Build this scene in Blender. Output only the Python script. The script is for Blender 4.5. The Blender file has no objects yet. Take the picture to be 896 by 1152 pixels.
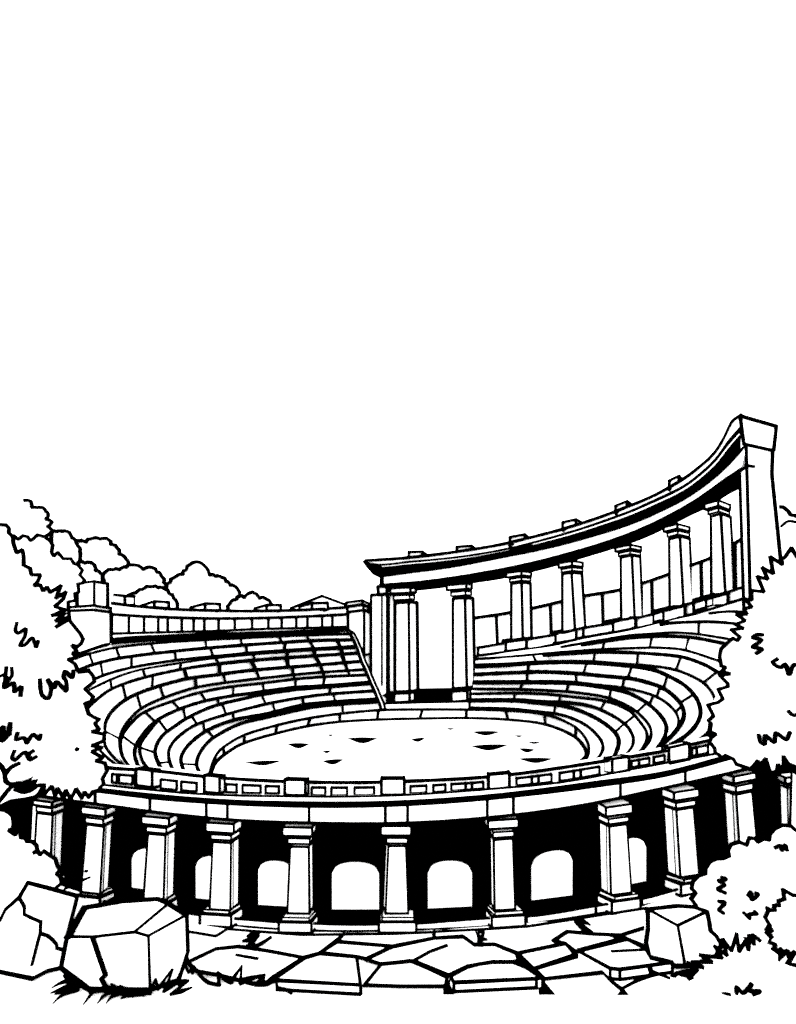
import bpy, math, random
import numpy as np
from mathutils import Vector
from mathutils.geometry import delaunay_2d_cdt
random.seed(7)

# ------------------------------------------------------------------ survey frame
F, CX, HY, EYE = 600.0, 448.0, 690.0, 12.2          # focal length in px, principal column, horizon row, eye height (m)
CAM = Vector((0, 0, EYE))
C = bpy.context.scene.collection

def P(x, y, Y):
    return Vector(((x - CX) / F * Y, Y, EYE + (HY - y) / F * Y))
def onz(x, y, z=0.0):                                  # point of a level sheet at height z
    return P(x, y, F * (EYE - z) / (y - HY))
def Z(x0, y0, s, *pts):                                # survey patch -> sheet coordinates
    return [(x0 + a / s, y0 + b / s) for a, b in pts]

# ------------------------------------------------------------------ materials
def mat(name, col, var=0.0, rough=1.0):
    m = bpy.data.materials.new(name); m.use_nodes = True
    nt = m.node_tree; b = nt.nodes['Principled BSDF']
    b.inputs['Roughness'].default_value = rough
    b.inputs['Specular IOR Level'].default_value = 0.0
    b.inputs['Base Color'].default_value = (*col, 1)
    if var:
        tc = nt.nodes.new('ShaderNodeTexCoord'); n = nt.nodes.new('ShaderNodeTexNoise')
        n.inputs['Scale'].default_value = 1.7; n.inputs['Detail'].default_value = 4
        r = nt.nodes.new('ShaderNodeValToRGB')
        r.color_ramp.elements[0].color = (*[c - var for c in col], 1)
        r.color_ramp.elements[1].color = (*[min(1, c + var) for c in col], 1)
        nt.links.new(tc.outputs['Object'], n.inputs['Vector'])
        nt.links.new(n.outputs['Fac'], r.inputs['Fac'])
        nt.links.new(r.outputs['Color'], b.inputs['Base Color'])
    return m
STONE = mat('white_stone', (.93, .93, .93), .02)
LEAF = mat('white_foliage', (.93, .93, .93), .02)
EARTH = mat('white_ground', (.93, .93, .93), .02)
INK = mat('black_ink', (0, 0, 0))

WADD = .62
# ------------------------------------------------------------------ mesh builder
class MB:
    def __init__(s): s.v = []; s.f = []; s.m = []
    def face(s, pts, m=0):
        i = len(s.v); s.v += [Vector(p) for p in pts]
        s.f.append(list(range(i, i + len(pts)))); s.m.append(m)
    def strip(s, a, b, m=0):
        i = len(s.v); n = len(a); s.v += list(a) + list(b)
        for k in range(n - 1):
            s.f.append([i + k, i + k + 1, i + n + k + 1, i + n + k]); s.m.append(m)
    def tube(s, pts, w=3.0, m=1, n=5, ext=0.35, closed=False, jit=0.07, lift=.8):
        pts = [Vector(p) for p in pts]
        q = [pts[0]]
        for p in pts[1:]:
            if (p - q[-1]).length > 1e-4: q.append(p)
        pts = q
        if closed and (pts[0] - pts[-1]).length < 1e-4: pts.pop()
        N = len(pts)
        if N < 2: return
        if N > 2:                                      # a sharp turn starts a new stroke
            cut = []
            for k in range(0 if closed else 1, N if closed else N - 1):
                a_, b_ = pts[k] - pts[k - 1], pts[(k + 1) % N] - pts[k]
                if a_.normalized().dot(b_.normalized()) < .45: cut.append(k)
            if cut:
                wl_ = list(w) if isinstance(w, (list, tuple)) else None
                if wl_ and len(wl_) != N: wl_ = list(np.interp(np.linspace(0, 1, N), np.linspace(0, 1, len(wl_)), wl_))
                if closed: runs = [[(a_ + i) % N for i in range(((b_ - a_) % N or N) + 1)] for a_, b_ in zip(cut, cut[1:] + cut[:1])]
                else: runs = [list(range(a_, b_ + 1)) for a_, b_ in zip([0] + cut, cut + [N - 1])]
                for r_ in runs:
                    s.tube([pts[i] for i in r_], [wl_[i] for i in r_] if wl_ else w, m, n, max(ext, .45), False, jit, lift)
                return
        ws = w if isinstance(w, (list, tuple)) else [w] * N
        ws = list(ws)
        if len(ws) != N: ws = list(np.interp(np.linspace(0, 1, N), np.linspace(0, 1, len(ws)), ws))
        rs = [(ws[k] * 1.16 + WADD) * .5 * max(4, pts[k].y) / F * (1 + random.uniform(-jit, jit)) for k in range(N)]
        if not closed and ext:
            pts[0] = pts[0] + (pts[0] - pts[1]).normalized() * rs[0] * ext
            pts[-1] = pts[-1] + (pts[-1] - pts[-2]).normalized() * rs[-1] * ext
        pts = [p + (CAM - p).normalized() * r * lift for p, r in zip(pts, rs)]   # strokes stand proud of what they edge
        base = len(s.v); prev = None
        for k in range(N):
            if closed: d = pts[(k + 1) % N] - pts[k - 1]
            else: d = pts[min(k + 1, N - 1)] - pts[max(k - 1, 0)]
            if d.length < 1e-7: d = pts[min(k + 1, N - 1)] - pts[k - 1] if k else Vector((1, 0, 0))
            d = d.normalized() if d.length > 1e-9 else Vector((1, 0, 0))
            u = prev - d * prev.dot(d) if prev is not None else d.cross(Vector((.31, .2, .93)))
            if u.length < 1e-4: u = d.cross(Vector((1, .1, .2)))
            u.normalize(); prev = u; v = d.cross(u)
            # a corner needs a wider ring to keep the stroke's width
            k1 = 1.0
            if 0 < k < N - 1 or closed:
                a = (pts[k] - pts[k - 1]); b = (pts[(k + 1) % N] - pts[k])
                if a.length > 1e-7 and b.length > 1e-7:
                    co = max(-1, min(1, a.normalized().dot(b.normalized())))
                    k1 = min(1.5, 1 / max(.3, math.sqrt((1 + co) / 2)))
            for j in range(n):
                t = 2 * math.pi * j / n
                s.v.append(pts[k] + (u * math.cos(t) + v * math.sin(t)) * rs[k] * k1)
        for k in range(N if closed else N - 1):
            a, b = base + k * n, base + ((k + 1) % N) * n
            for j in range(n):
                s.f.append([a + j, a + (j + 1) % n, b + (j + 1) % n, b + j]); s.m.append(m)
        if not closed:
            s.f.append([base + j for j in range(n)][::-1]); s.m.append(m)
            s.f.append([base + (N - 1) * n + j for j in range(n)]); s.m.append(m)
    def hexa(s, fr, sh, w=3.0, m=0, bw=.7):
        """front quad TL,TR,BR,BL and the shift to its back; the twelve edges inked"""
        bk = [p + sh for p in fr]
        for q in ([fr[0], fr[1], fr[2], fr[3]], [bk[1], bk[0], bk[3], bk[2]], [fr[0], bk[0], bk[1], fr[1]],
                  [fr[3], fr[2], bk[2], bk[3]], [fr[1], bk[1], bk[2], fr[2]], [fr[0], fr[3], bk[3], bk[0]]):
            s.face(q, m)
        if w:
            for k in range(4):
                s.tube([fr[k], fr[(k + 1) % 4]], w); bw > 0 and s.tube([bk[k], bk[(k + 1) % 4]], w * bw); bw >= 0 and s.tube([fr[k], bk[k]], w)
    def build(s, name, parent=None, base=None, mats=None):
        base = Vector(base) if base is not None else (root_of(parent).location.copy() if parent else Vector())
        me = bpy.data.meshes.new(name)
        me.from_pydata([tuple(p - base) for p in s.v], [], s.f)
        for mm in (mats or (STONE, INK)): me.materials.append(mm)
        me.polygons.foreach_set('material_index', s.m)
        me.update()
        o = bpy.data.objects.new(name, me); C.objects.link(o)
        if parent: o.parent = parent
        else: o.location = base
        return o
def root_of(o):
    while o.parent: o = o.parent
    return o
def tag(o, label=None, cat=None, group=None, kind=None):
    for k, v in (('label', label), ('category', cat), ('group', group), ('kind', kind)):
        if v: o[k] = v
    return o
def thing(name, loc, label, cat, group=None):
    o = bpy.data.objects.new(name, None); C.objects.link(o); o.location = loc
    return tag(o, label, cat, group)

# ------------------------------------------------------------------ curves
def lin(pts):
    xs = [p[0] for p in pts]; ys = [p[1] for p in pts]
    return lambda x: float(np.interp(x, xs, ys))
def spl(pts):                                          # smooth y(x)
    xs = np.array([p[0] for p in pts], float); ys = np.array([p[1] for p in pts], float)
    d = np.diff(ys) / np.diff(xs); t = np.empty(len(xs)); t[0] = d[0]; t[-1] = d[-1]
    h = np.diff(xs)
    for i in range(1, len(xs) - 1): t[i] = (d[i - 1] * h[i] + d[i] * h[i - 1]) / (h[i - 1] + h[i])
    def f(x):
        if x <= xs[0]: return float(ys[0] + t[0] * (x - xs[0]))
        if x >= xs[-1]: return float(ys[-1] + t[-1] * (x - xs[-1]))
        i = int(np.searchsorted(xs, x) - 1); u = (x - xs[i]) / h[i]
        return float((2*u**3-3*u**2+1)*ys[i] + (u**3-2*u**2+u)*h[i]*t[i] + (-2*u**3+3*u**2)*ys[i+1] + (u**3-u**2)*h[i]*t[i+1])
    return f
def smooth(pts, n=64):                                 # centripetal-ish Catmull-Rom, resampled by length
    p = [np.array(q, float) for q in pts]; out = []
    for i in range(len(p) - 1):
        a = p[i - 1] if i else 2 * p[0] - p[1]
        d = p[i + 2] if i + 2 < len(p) else 2 * p[-1] - p[-2]
        b, c = p[i], p[i + 1]; L = np.linalg.norm(c - b)
        m1 = (c - a) / (np.linalg.norm(c - b) + np.linalg.norm(b - a) + 1e-9) * L
        m2 = (d - b) / (np.linalg.norm(d - c) + np.linalg.norm(c - b) + 1e-9) * L
        for u in np.linspace(0, 1, 14, endpoint=False):
            out.append((2*u**3-3*u**2+1)*b + (u**3-2*u**2+u)*m1 + (-2*u**3+3*u**2)*c + (u**3-u**2)*m2)
    out.append(p[-1]); out = np.array(out)
    s = np.concatenate([[0], np.cumsum(np.linalg.norm(np.diff(out, axis=0), axis=1))]); g = np.linspace(0, s[-1], n)
    return [(float(np.interp(q, s, out[:, 0])), float(np.interp(q, s, out[:, 1]))) for q in g]

def loft(mb, xs, rows, Yf, back=1.0, ground=False, widths=None, ends=True, out=False, zrow=-1):
    """rows: (line y(x), offset into the building, material of the face below)"""
    L = [[P(x, f(x), Yf(x) + o) for x in xs] for f, o, m in rows]
    for k in range(len(rows) - 1): mb.strip(L[k], L[k + 1], rows[k][2])
    N = len(xs); nv = []
    for k in range(N):                                 # thickness runs square to the wall, away from the arena
        t = L[0][min(k + 1, N - 1)] - L[0][max(k - 1, 0)]; q = Vector((t.y, -t.x, 0)).normalized() if out else Vector((0, 1, 0))
        if out and q.dot(Vector((L[0][k].x, L[0][k].y - 36, 0))) < 0: q = -q
        nv.append(q * back)
    tb = [p + q for p, q in zip(L[0], nv)]
    bb = [Vector((q.x, q.y, 0 if ground else p.z)) for p, q in zip(L[zrow], tb)]
    mb.strip(tb, L[0], 0); mb.strip(bb, tb, 0)
    if not ground: mb.strip(L[-1], bb, rows[-1][2])
    if ends:
        for e in (0, -1): mb.face([l[e] for l in L] + [bb[e], tb[e]], 0)
    for k, w in enumerate(widths or []):
        if w: mb.tube(L[k], w)
    return L

# ================================================================== ground
mb = MB(); mb.face([(-1500, -60, 0), (1500, -60, 0), (1500, 3500, 0), (-1500, 3500, 0)])
tag(mb.build('ground', mats=(EARTH, INK)), kind='structure')

# ================================================================== front arcade
Ya = spl([(-40, 26.5), (50, 24), (110, 22.5), (178, 21.5), (248, 20.75), (337, 20.3), (445, 20.3), (567, 20.7), (700, 21.7), (770, 23.0), (838, 24.8), (885, 26.4), (930, 28)])
ptop = spl([(95, 860), (123, 864), (171, 867), (229, 873.5), (283, 877.5), (349, 880), (429, 880), (457, 879), (549, 874), (574, 871.5), (669, 858), (710, 851.4), (750, 844.5), (776, 838), (803, 832)])
pbot = spl([(95, 880), (117, 883), (153, 887), (220, 893), (329, 896), (429, 895.5), (549, 888), (640, 879), (709, 866), (811, 847)])
c1 = spl([(60, 881), (114, 887), (171, 893), (254, 899.5), (348, 902), (429, 901.5), (549, 894), (669, 879), (754, 866.5), (811, 851.5), (840, 843)])
c2 = spl([(60, 886), (114, 892), (171, 899), (254, 905.3), (348, 908.4), (429, 907.8), (549, 900), (669, 886), (754, 872.5), (811, 857.5), (840, 849)])
abot = spl([(-20, 884), (30, 893), (83, 901.4), (107, 904.5), (168, 913), (231, 920), (254, 922), (348, 926), (440, 926.5), (549, 920), (640, 908.6), (669, 903.5), (746, 887), (837, 866), (900, 849)])
pltop = spl([(60, 1004), (140, 1018), (211, 1027.5), (271, 1034), (330, 1038), (400, 1040), (470, 1038.6), (547, 1033), (593, 1031), (674, 1018.6), (724, 1011), (754, 1003), (840, 975), (900, 953)])
plbot = spl([(60, 1012), (140, 1027), (211, 1037), (271, 1043), (330, 1047), (400, 1048.5), (470, 1047), (550, 1043), (593, 1040), (683, 1027), (754, 1013), (840, 985), (900, 963)])
arc = thing('arcade', Vector((0, 20.5, 0)), 'curved white stone arcade in front with square columns before a wall, inked black as shade, with arched doorways', 'arcade')
xs = list(np.linspace(-14, 900, 72))
mb = MB()
rows = [(pbot, .0, 0), (c1, -.15, 1), (c2, .1, 0), (abot, .1, 1)]  # ledge underside and soffit carry their shade as black ink
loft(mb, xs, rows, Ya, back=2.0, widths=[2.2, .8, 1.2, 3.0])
for x in (107, 168.6, 232, 255.7, 347.7, 433.7, 458.8, 548.6, 578, 698.6, 771.4):
    mb.tube([P(x, c2(x), Ya(x) + .1), P(x, abot(x), Ya(x) + .1)], 3.0)
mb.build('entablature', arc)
mb = MB(); xp = list(np.linspace(118, 803, 56))
L = loft(mb, xp, [(ptop, .3, 0), (pbot, .3, 0)], Ya, back=.5, widths=[3.6, 0])
mb.build('parapet', arc)
# sunk panels of the parapet
def quad_on(x0, x1, yt0, yt1, yb0, yb1, Yf, off):
    return [P(x0, yt0, Yf(x0) + off), P(x1, yt1, Yf(x1) + off), P(x1, yb1, Yf(x1) + off), P(x0, yb0, Yf(x0) + off)]
PAN = [(126, 131.5, .34, .8), (134, 149, .34, .8), (181, 198.6, .42, .88), (204, 221, .42, .88),
       (254.5, 266, .36, .82), (273, 293, .36, .82), (299, 313.5, .36, .82),
       (351, 366, .38, .92), (373, 390.6, .38, .92), (399, 421, .38, .92),
       (462, 480, .4, .92), (487.7, 501.4, .4, .92), (508, 524, .4, .92), (524.5, 531, .4, .92), (531.5, 544, .4, .92),
       (581.5, 598.6, .36, .9), (599, 606, .36, .9), (606.5, 621, .36, .9), (630, 645.7, .36, .9), (646.2, 653.5, .36, .9), (654, 675, .36, .9),
       (711, 719, .36, .86), (719.5, 731, .36, .86), (736, 748, .36, .86), (779, 784, .3, .86), (784.5, 797, .3, .86)]
for a, b, u, v in PAN:
    y = lambda x, t: ptop(x) * (1 - t) + pbot(x) * t
    mb = MB(); mb.hexa(quad_on(a, b, y(a, u), y(b, u), y(a, v), y(b, v), Ya, .25), Vector((0, .08, 0)), 2.4)
    mb.build('panel', arc)
# pedestals: front left, front right, top, bottom, far side column, slope
for a, b, yt, yb, xs_, sl in [(153, 171, 866, 885, 180, .13), (230, 247, 873, 892, 253, .1), (320.6, 343.4, 877.3, 895, 347, .03), (429.4, 455, 876, 894.5, None, 0),
                              (550, 573.5, 870.6, 887.5, None, -.1), (689, 708, 852.5, 869, 680, -.15), (753, 776, 838.6, 857, 745, -.22)]:
    h = (b - a) * sl / 2; m_ = (a + b) / 2
    fr = [P(a, yt - h, Ya(a) + .08), P(b, yt + h, Ya(b) + .08), P(b, yb + h, Ya(b) + .08), P(a, yb - h, Ya(a) + .08)]
    D = .2; sh = Vector((0, D, 0))
    if xs_:
        e = fr[1] if xs_ > b else fr[0]
        sh = Vector(((xs_ - CX) / F * (e.y + D) - e.x, D, 0))
    mb = MB(); mb.hexa(fr, sh, 3.0); mb.build('pedestal', arc)
# rear wall, ceiling and floor of the passage, their shade inked solid black
OFF = 1.35
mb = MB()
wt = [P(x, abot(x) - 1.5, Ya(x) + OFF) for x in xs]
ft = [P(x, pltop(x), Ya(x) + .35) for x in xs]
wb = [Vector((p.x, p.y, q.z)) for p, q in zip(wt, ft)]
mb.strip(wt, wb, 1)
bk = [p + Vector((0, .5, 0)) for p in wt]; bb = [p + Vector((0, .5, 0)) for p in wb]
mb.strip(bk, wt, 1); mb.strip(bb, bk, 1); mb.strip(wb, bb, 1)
tag(mb.build('rear_wall', arc), 'rear wall of the arcade, its shade inked black')
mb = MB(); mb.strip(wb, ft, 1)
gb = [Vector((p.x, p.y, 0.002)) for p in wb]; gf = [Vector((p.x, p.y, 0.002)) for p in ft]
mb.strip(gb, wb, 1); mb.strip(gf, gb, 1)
tag(mb.build('passage_floor', arc), 'floor between columns and rear wall, its shade inked black')
mb = MB()
loft(mb, xs, [(pltop, .25, 0), (plbot, .25, 0)], Ya, back=.1, ground=True, widths=[2.6, 3.2])
for x in (593, 671, 722.5): mb.tube([P(x, pltop(x), Ya(x) + .25), P(x, plbot(x), Ya(x) + .25)], 3)
mb.build('plinth', arc)
# arched doorways: left, right, crown, spring left, spring right, bottom left, bottom right
for a, b, yc, sl, sr, bl, br in [(148.6, 184, 956, 967, 969, 998.5, 1003), (220.6, 256, 964.5, 975, 976, 1010.5, 1014), (291, 328, 970, 979, 980, 1017.8, 1020),
                                 (374, 426.3, 971.4, 983, 983.5, 1023, 1023), (482, 531, 970, 983, 982.5, 1022, 1019.6), (598.8, 644, 959, 976, 968, 1012.8, 1007), (688, 727, 945, 962, 953.5, 999, 991)]:
    o = OFF - .1; pts = [P(a, bl, Ya(a) + o), P(a, sl, Ya(a) + o)]
    for t in np.linspace(0, 1, 15)[1:-1]:
        x = a + (b - a) * t; s0 = sl + (sr - sl) * t; mid = (sl + sr) / 2
        pts.append(P(x, s0 - (mid - yc) * math.sqrt(max(0, 1 - abs(2 * t - 1) ** 2.3)), Ya(x) + o))
    pts += [P(b, sr, Ya(b) + o), P(b, br, Ya(b) + o)]
    mb = MB(); mb.face(pts[::-1]); q = [p + Vector((0, .098, 0)) for p in pts]
    for k in range(len(pts)): mb.face([pts[k - 1], pts[k], q[k], q[k - 1]])
    mb.build('doorway', arc)
# columns
def column(parent, Yf, off, D, cap, cs, ech, es, sh, ss, bas=None, bs=None, sl=0., w=3.0, mold=5, bsl=None, inner=True, bw=0):
    """every tuple is xl, xr, ytop, ybottom of a front face; cs/es/ss/bs the column at which its far side edge shows"""
    def box(q, xs_, D):
        a, b, y0, y1, *r = q; a2, b2 = (r + [a, b])[:2] if r else (a, b)
        h = (b - a) / 2 * (sl if q is not bas or bsl is None else bsl)
        ya, yb = Yf(a) + off, Yf(b) + off
        fr = [P(a, y0 - h, ya), P(b, y0 + h, yb), P(b2, y1 + h, yb), P(a2, y1 - h, ya)]
        s_ = Vector((0, D, 0))
        if xs_:
            e = fr[1] if xs_ > b else fr[0]
            s_ = Vector(((xs_ - CX) / F * (e.y + D) - e.x, D, 0))
        return fr, s_
    col = MB(); fr, s_ = box(sh, ss, D); col.hexa(fr, s_, w * (.72 if inner else 1), bw=bw)
    if inner and ss:
        for k in ((1, 2),) if ss > sh[1] else ((0, 3),):
            col.tube([fr[k[0]] + s_ * .33, fr[k[1]] + s_ * .4], .7)
    c = col.build('column', parent)
    cp = MB(); fr, s_ = box(cap, cs, D * 1.15); cp.hexa(fr, s_, w * .8, bw=bw)
    if ech: fr, s_ = box(ech, es, D * 1.05); cp.hexa(fr, s_, w * .6, bw=bw)
    cp.build('capital', c)
    if bas:
        b_ = MB(); fr, s_ = box(bas, bs, D * 1.15)
        if mold:
            b_.hexa(fr, s_, w * .85, bw=bw)
            t = (bas[0] + 3.5, bas[1] - 2.5, bas[2] - mold, bas[2] - 1.2)
            fr2, s2 = box(t, bs - 2 if bs and bs > bas[1] else (bs + 2 if bs else None), D * 1.05)
            b_.hexa(fr2, s2, w * .45, bw=bw)
        else: b_.hexa(fr, s_, w, bw=bw)
        b_.build('base', c)
AC = [  # cap, side, echinus, side, shaft (xl xr yt yb xl2 xr2), side, base, side, slope
    ((37, 58.5, 901.5, 907), 71, (41, 58.5, 908.5, 914), 71, (41.5, 59, 916, 992, 37, 56), 70, (31, 56, 994, 1004), 74, .13),
    ((91, 118.6, 909, 917.5), 129, (96, 116, 921, 927), 127, (97.2, 116.8, 929, 1005, 91, 112.5), 125, (87, 112.5, 1009, 1021), 128, .12),
    ((159, 190, 919.5, 928.5), 199, (164.5, 187, 931, 937), 197.5, (166.6, 186, 939, 1013, 161.5, 184), 196, (153, 186, 1017, 1031), 199, .09),
    ((231.4, 263, 926.3, 937), 271, (237.3, 260, 939.5, 945), 269, (239.4, 259.8, 948, 1024, 236, 259), 268, (225, 260, 1029, 1043), 272, .06),
    ((317.8, 351.2, 931, 941), 354.5, (323.9, 348.4, 943.6, 949.6), 351.5, (326.7, 347.3, 953, 1028, 323.4, 348), 350.8, (313.8, 350.4, 1037.7, 1050), 357, .02),
    ((428.7, 463, 929.5, 940.4), None, (435, 458.7, 943, 949), None, (437.2, 456.8, 952, 1028, 434, 459.5), 435.5, (426.5, 468.5, 1037.5, 1050), None, 0),
    ((549.4, 583.8, 922.3, 932.3), None, (555, 578.6, 936, 942), None, (555.8, 577.2, 944.5, 1024, 557, 580), 552.8, (553.7, 591.5, 1030.5, 1043.6), 547.5, -.06),
    ((682, 712.2, 906.5, 917), 673.5, (685, 708, 920.3, 926), 674.5, (685.8, 705.8, 928.7, 1006, 687.7, 711), 675.8, (688.6, 721.2, 1012.5, 1026), 673.5, -.14),
    ((758.7, 787, 889.5, 899), 746, (761, 783, 902, 908), 748, (761.3, 780.7, 910, 986, 765.8, 787), 748.6, (766.5, 796, 993, 1006), 749, -.16),
    ((825.8, 851, 871.5, 879.5), 813.5, (828.5, 847.5, 883, 890), 814.5, (828.7, 846.5, 892.5, 962, 833, 853), 816.5, (832, 858, 968, 980), 816, -.2),
    ((884, 906, 874, 881), 876, (886, 904, 883, 886), 878, (890, 906, 884.5, 948, 892, 910), 879, (890, 914, 952, 962), 876, -.1)]
for cap, cs, ech, es, sh, ss, bas, bs, sl in AC:
    column(arc, Ya, 0, .45, cap, cs, ech, es, sh, ss, bas, bs, sl)

# walkway behind the parapet
mb = MB()
a = [P(x, pbot(x), Ya(x) + .8) for x in xs]
mb.strip([p + Vector((p.x * .02, 2.2, -1.5)) for p in a], a, 0)
mb.build('walkway', arc)

# ================================================================== arena
ZF = EYE - 8.9
fl = smooth([(237, 871), (241.4, 860), (251.4, 850.5), (272, 838), (311, 826), (347, 817.8), (382, 813), (427, 810.5), (474, 809.3), (525.7, 808.8), (571, 810.5), (614, 816), (646.8, 829.5), (659, 843), (660, 851), (652, 859)], 90)
flp = [onz(x, y, ZF) for x, y in fl]
mb = MB()
a, b = flp[0], flp[-1]
front = [Vector((b.x + (a.x - b.x) * t, b.y + (a.y - b.y) * t - 4.2 * math.sin(math.pi * t) ** .6, ZF)) for t in np.linspace(0, 1, 16)[1:-1]]
ring = flp + front; ctr = Vector((0.3, 34, ZF))
for k in range(len(ring)): mb.face([ctr, ring[k - 1], ring[k]])
def rut(cx, cy, L, h, bend=1.0, asym=0.):
    h *= 1.25; L *= 1.15
    n = 11; up = []; dn = []
    for t in np.linspace(0, 1, n):
        x = cx - L / 2 + L * t; e = math.sin(math.pi * t)
        m_ = cy + asym * (t - .5); k = e ** 1.5
        up.append(onz(x, m_ - h * .3 * e ** .6, ZF + .004)); dn.append(onz(x, m_ + h * k * bend, ZF + .004))
    mb.strip(up, dn, 1)
S1, S2 = 3.5, 3.5
for cx, cy, L, h, asym in [(296.5, 857, 40, 3.6, -2), (336, 837.3, 24, 4, 0), (372, 826.6, 9, 1.5, 0), (368, 845, 10, 2.2, -1), (375, 855.6, 23, 4, -2),
                           (408, 831, 32, 4.5, 0), (470.7, 831.2, 16, 3, -2), (507, 819.5, 9, 1.6, 0), (547, 823.5, 31, 3.4, 0), (551, 839, 40, 4.5, -1.5),
                           (584, 827.6, 11, 1.6, 0), (601.5, 835, 15, 1.8, 0), (593, 843, 18, 3.2, 1.5), (603, 853.8, 38, 4, 0)]:
    rut(cx, cy, L, h, 1, asym)
tag(mb.build('arena_floor', mats=(EARTH, INK)), kind='structure')

# curb ring
aw = thing('arena_wall', Vector((0, 44, ZF)), 'low white curb wall of long blocks ringing the arena floor', 'wall')
ct = smooth([(236.5, 869), (239, 858.5), (244, 848.5), (250, 841.8), (274, 827.5), (312, 816), (347, 808.3), (383, 803), (427, 799), (474, 798.2), (525.7, 798.4), (571, 799.4), (613, 804), (646.8, 817.3), (659.5, 831), (663, 842), (660.5, 854.5), (654, 858)], 90)
ctp = [P(x, y, p.y + .03) for (x, y), p in zip(ct, flp)]
mb = MB(); mb.strip(ctp, flp); mb.strip([p + Vector((0, .5, 0)) for p in ctp], ctp)
mb.tube(ctp, 2.8); mb.tube(flp, 4.2)
near = lambda poly, x, y=None: min(range(len(poly)), key=lambda i: abs(poly[i][0] - x) + (0 if y is None else abs(poly[i][1] - y)))
for x in (250.6, 275.3, 312, 347, 383.4, 427, 473.4, 527, 570.6, 614):
    i = near(ct, x); j = near(fl, x); mb.tube([ctp[i], flp[j]], 2.8)
i = near(ct, 648.6, 819); mb.tube([ctp[i], flp[near(fl, 649, 831)]], 2.8)
mb.build('curb', aw)
mb = MB()   # threshold ledge under the gateway
lt = lin([(431, 792), (470, 791), (529, 789.5)]); lb = lin([(431, 798.4), (474, 797), (529, 797)])
xl_ = list(np.linspace(431, 529, 12))
loft(mb, xl_, [(lt, 1.4, 0), (lb, .2, 0)], lambda x: 45.2, back=.6, widths=[2.6, 0], ground=True)
mb.tube([P(528.5, 789.5, 46.5), P(528.5, 797, 45.4)], 2.6)
mb.build('threshold', aw)

# ================================================================== seating banks
def bank(root, lines, N=72):
    """lines: (points from stair end to near end, depth there, depth at near end, mode, ink width)"""
    pxs = []; cur = []
    for pts, Ys, Ye, mode, w, *_ in lines:
        q = smooth(pts, N); pxs.append(q)
        y0, y1 = q[0][1], q[-1][1]; c = []
        ymax = -1e9
        for k, (x, y) in enumerate(q):
            t = k / (N - 1)
            if mode != 't':
                ymax = max(ymax, y); u = (ymax - y0) / (y1 - y0) if abs(y1 - y0) > 1 else t
                g = .75 if mode == 'y' else mode; u = g * min(1, max(0, u)) + (1 - g) * t
            else: u = t
            c.append(1 / ((1 - u) / Ys + u / Ye))
        cur.append(c)
    pts3 = [[P(x, y, Y) for (x, y), Y in zip(q, c)] for q, c in zip(pxs, cur)]
    return pxs, cur, pts3
def rows_of(root, lines, joints, extra={}):
    pxs, cur, p3 = bank(root, lines)
    N = len(pxs[0])
    for i in range(len(lines) - 1):
        mb = MB()
        U = p3[i]; Lw = []                                                         # riser
        A_ = np.array(pxs[i])
        for k, (x, y) in enumerate(pxs[i + 1]):
            j = int(((A_ - (x, y)) ** 2).sum(1).argmin()); Lw.append(P(x, y, max(cur[i][j], cur[i + 1][k])))
        jj = []; j = 0
        for k, q in enumerate(pxs[i + 1]):
            lo = j; hi = min(N, j + 8)
            j = lo + int(((A_[lo:hi] - q) ** 2).sum(1).argmin()); jj.append(j)
        mb.strip([U[j] for j in jj], Lw); mb.strip(Lw, p3[i + 1])                     # and the tread in front of it
        x0 = lines[i][5] if len(lines[i]) > 5 else -1e9
        mb.tube([u for u, q in zip(U, pxs[i]) if q[0] >= x0], lines[i][4], lift=1.8)
        if i == len(lines) - 2: mb.tube(p3[i + 1], lines[i + 1][4], lift=1.8)
        for ex in extra.get(i, []):
            mb.tube([P(x, y, cur[i][near(pxs[i], x - 3, y)]) for x, y in smooth(ex, 20)], 3.0)
        for jn in joints.get(i, []):
            w = jn[2] if len(jn) > 2 else 2.2
            a, b = jn[0], jn[1]
            if isinstance(a, tuple): ia, ib = near(pxs[i], *a), near(pxs[i + 1], *b)
            else:
                ia = near(pxs[i], a); yr = pxs[i][ia][1]
                ib = min(range(N), key=lambda k: abs(pxs[i + 1][k][0] - b) * 4 + abs(pxs[i + 1][k][1] - yr))
            mb.tube([U[ia], Lw[ib]], w, lift=2)
        mb.build('seat_row', root)
    return pxs, cur, p3

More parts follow.
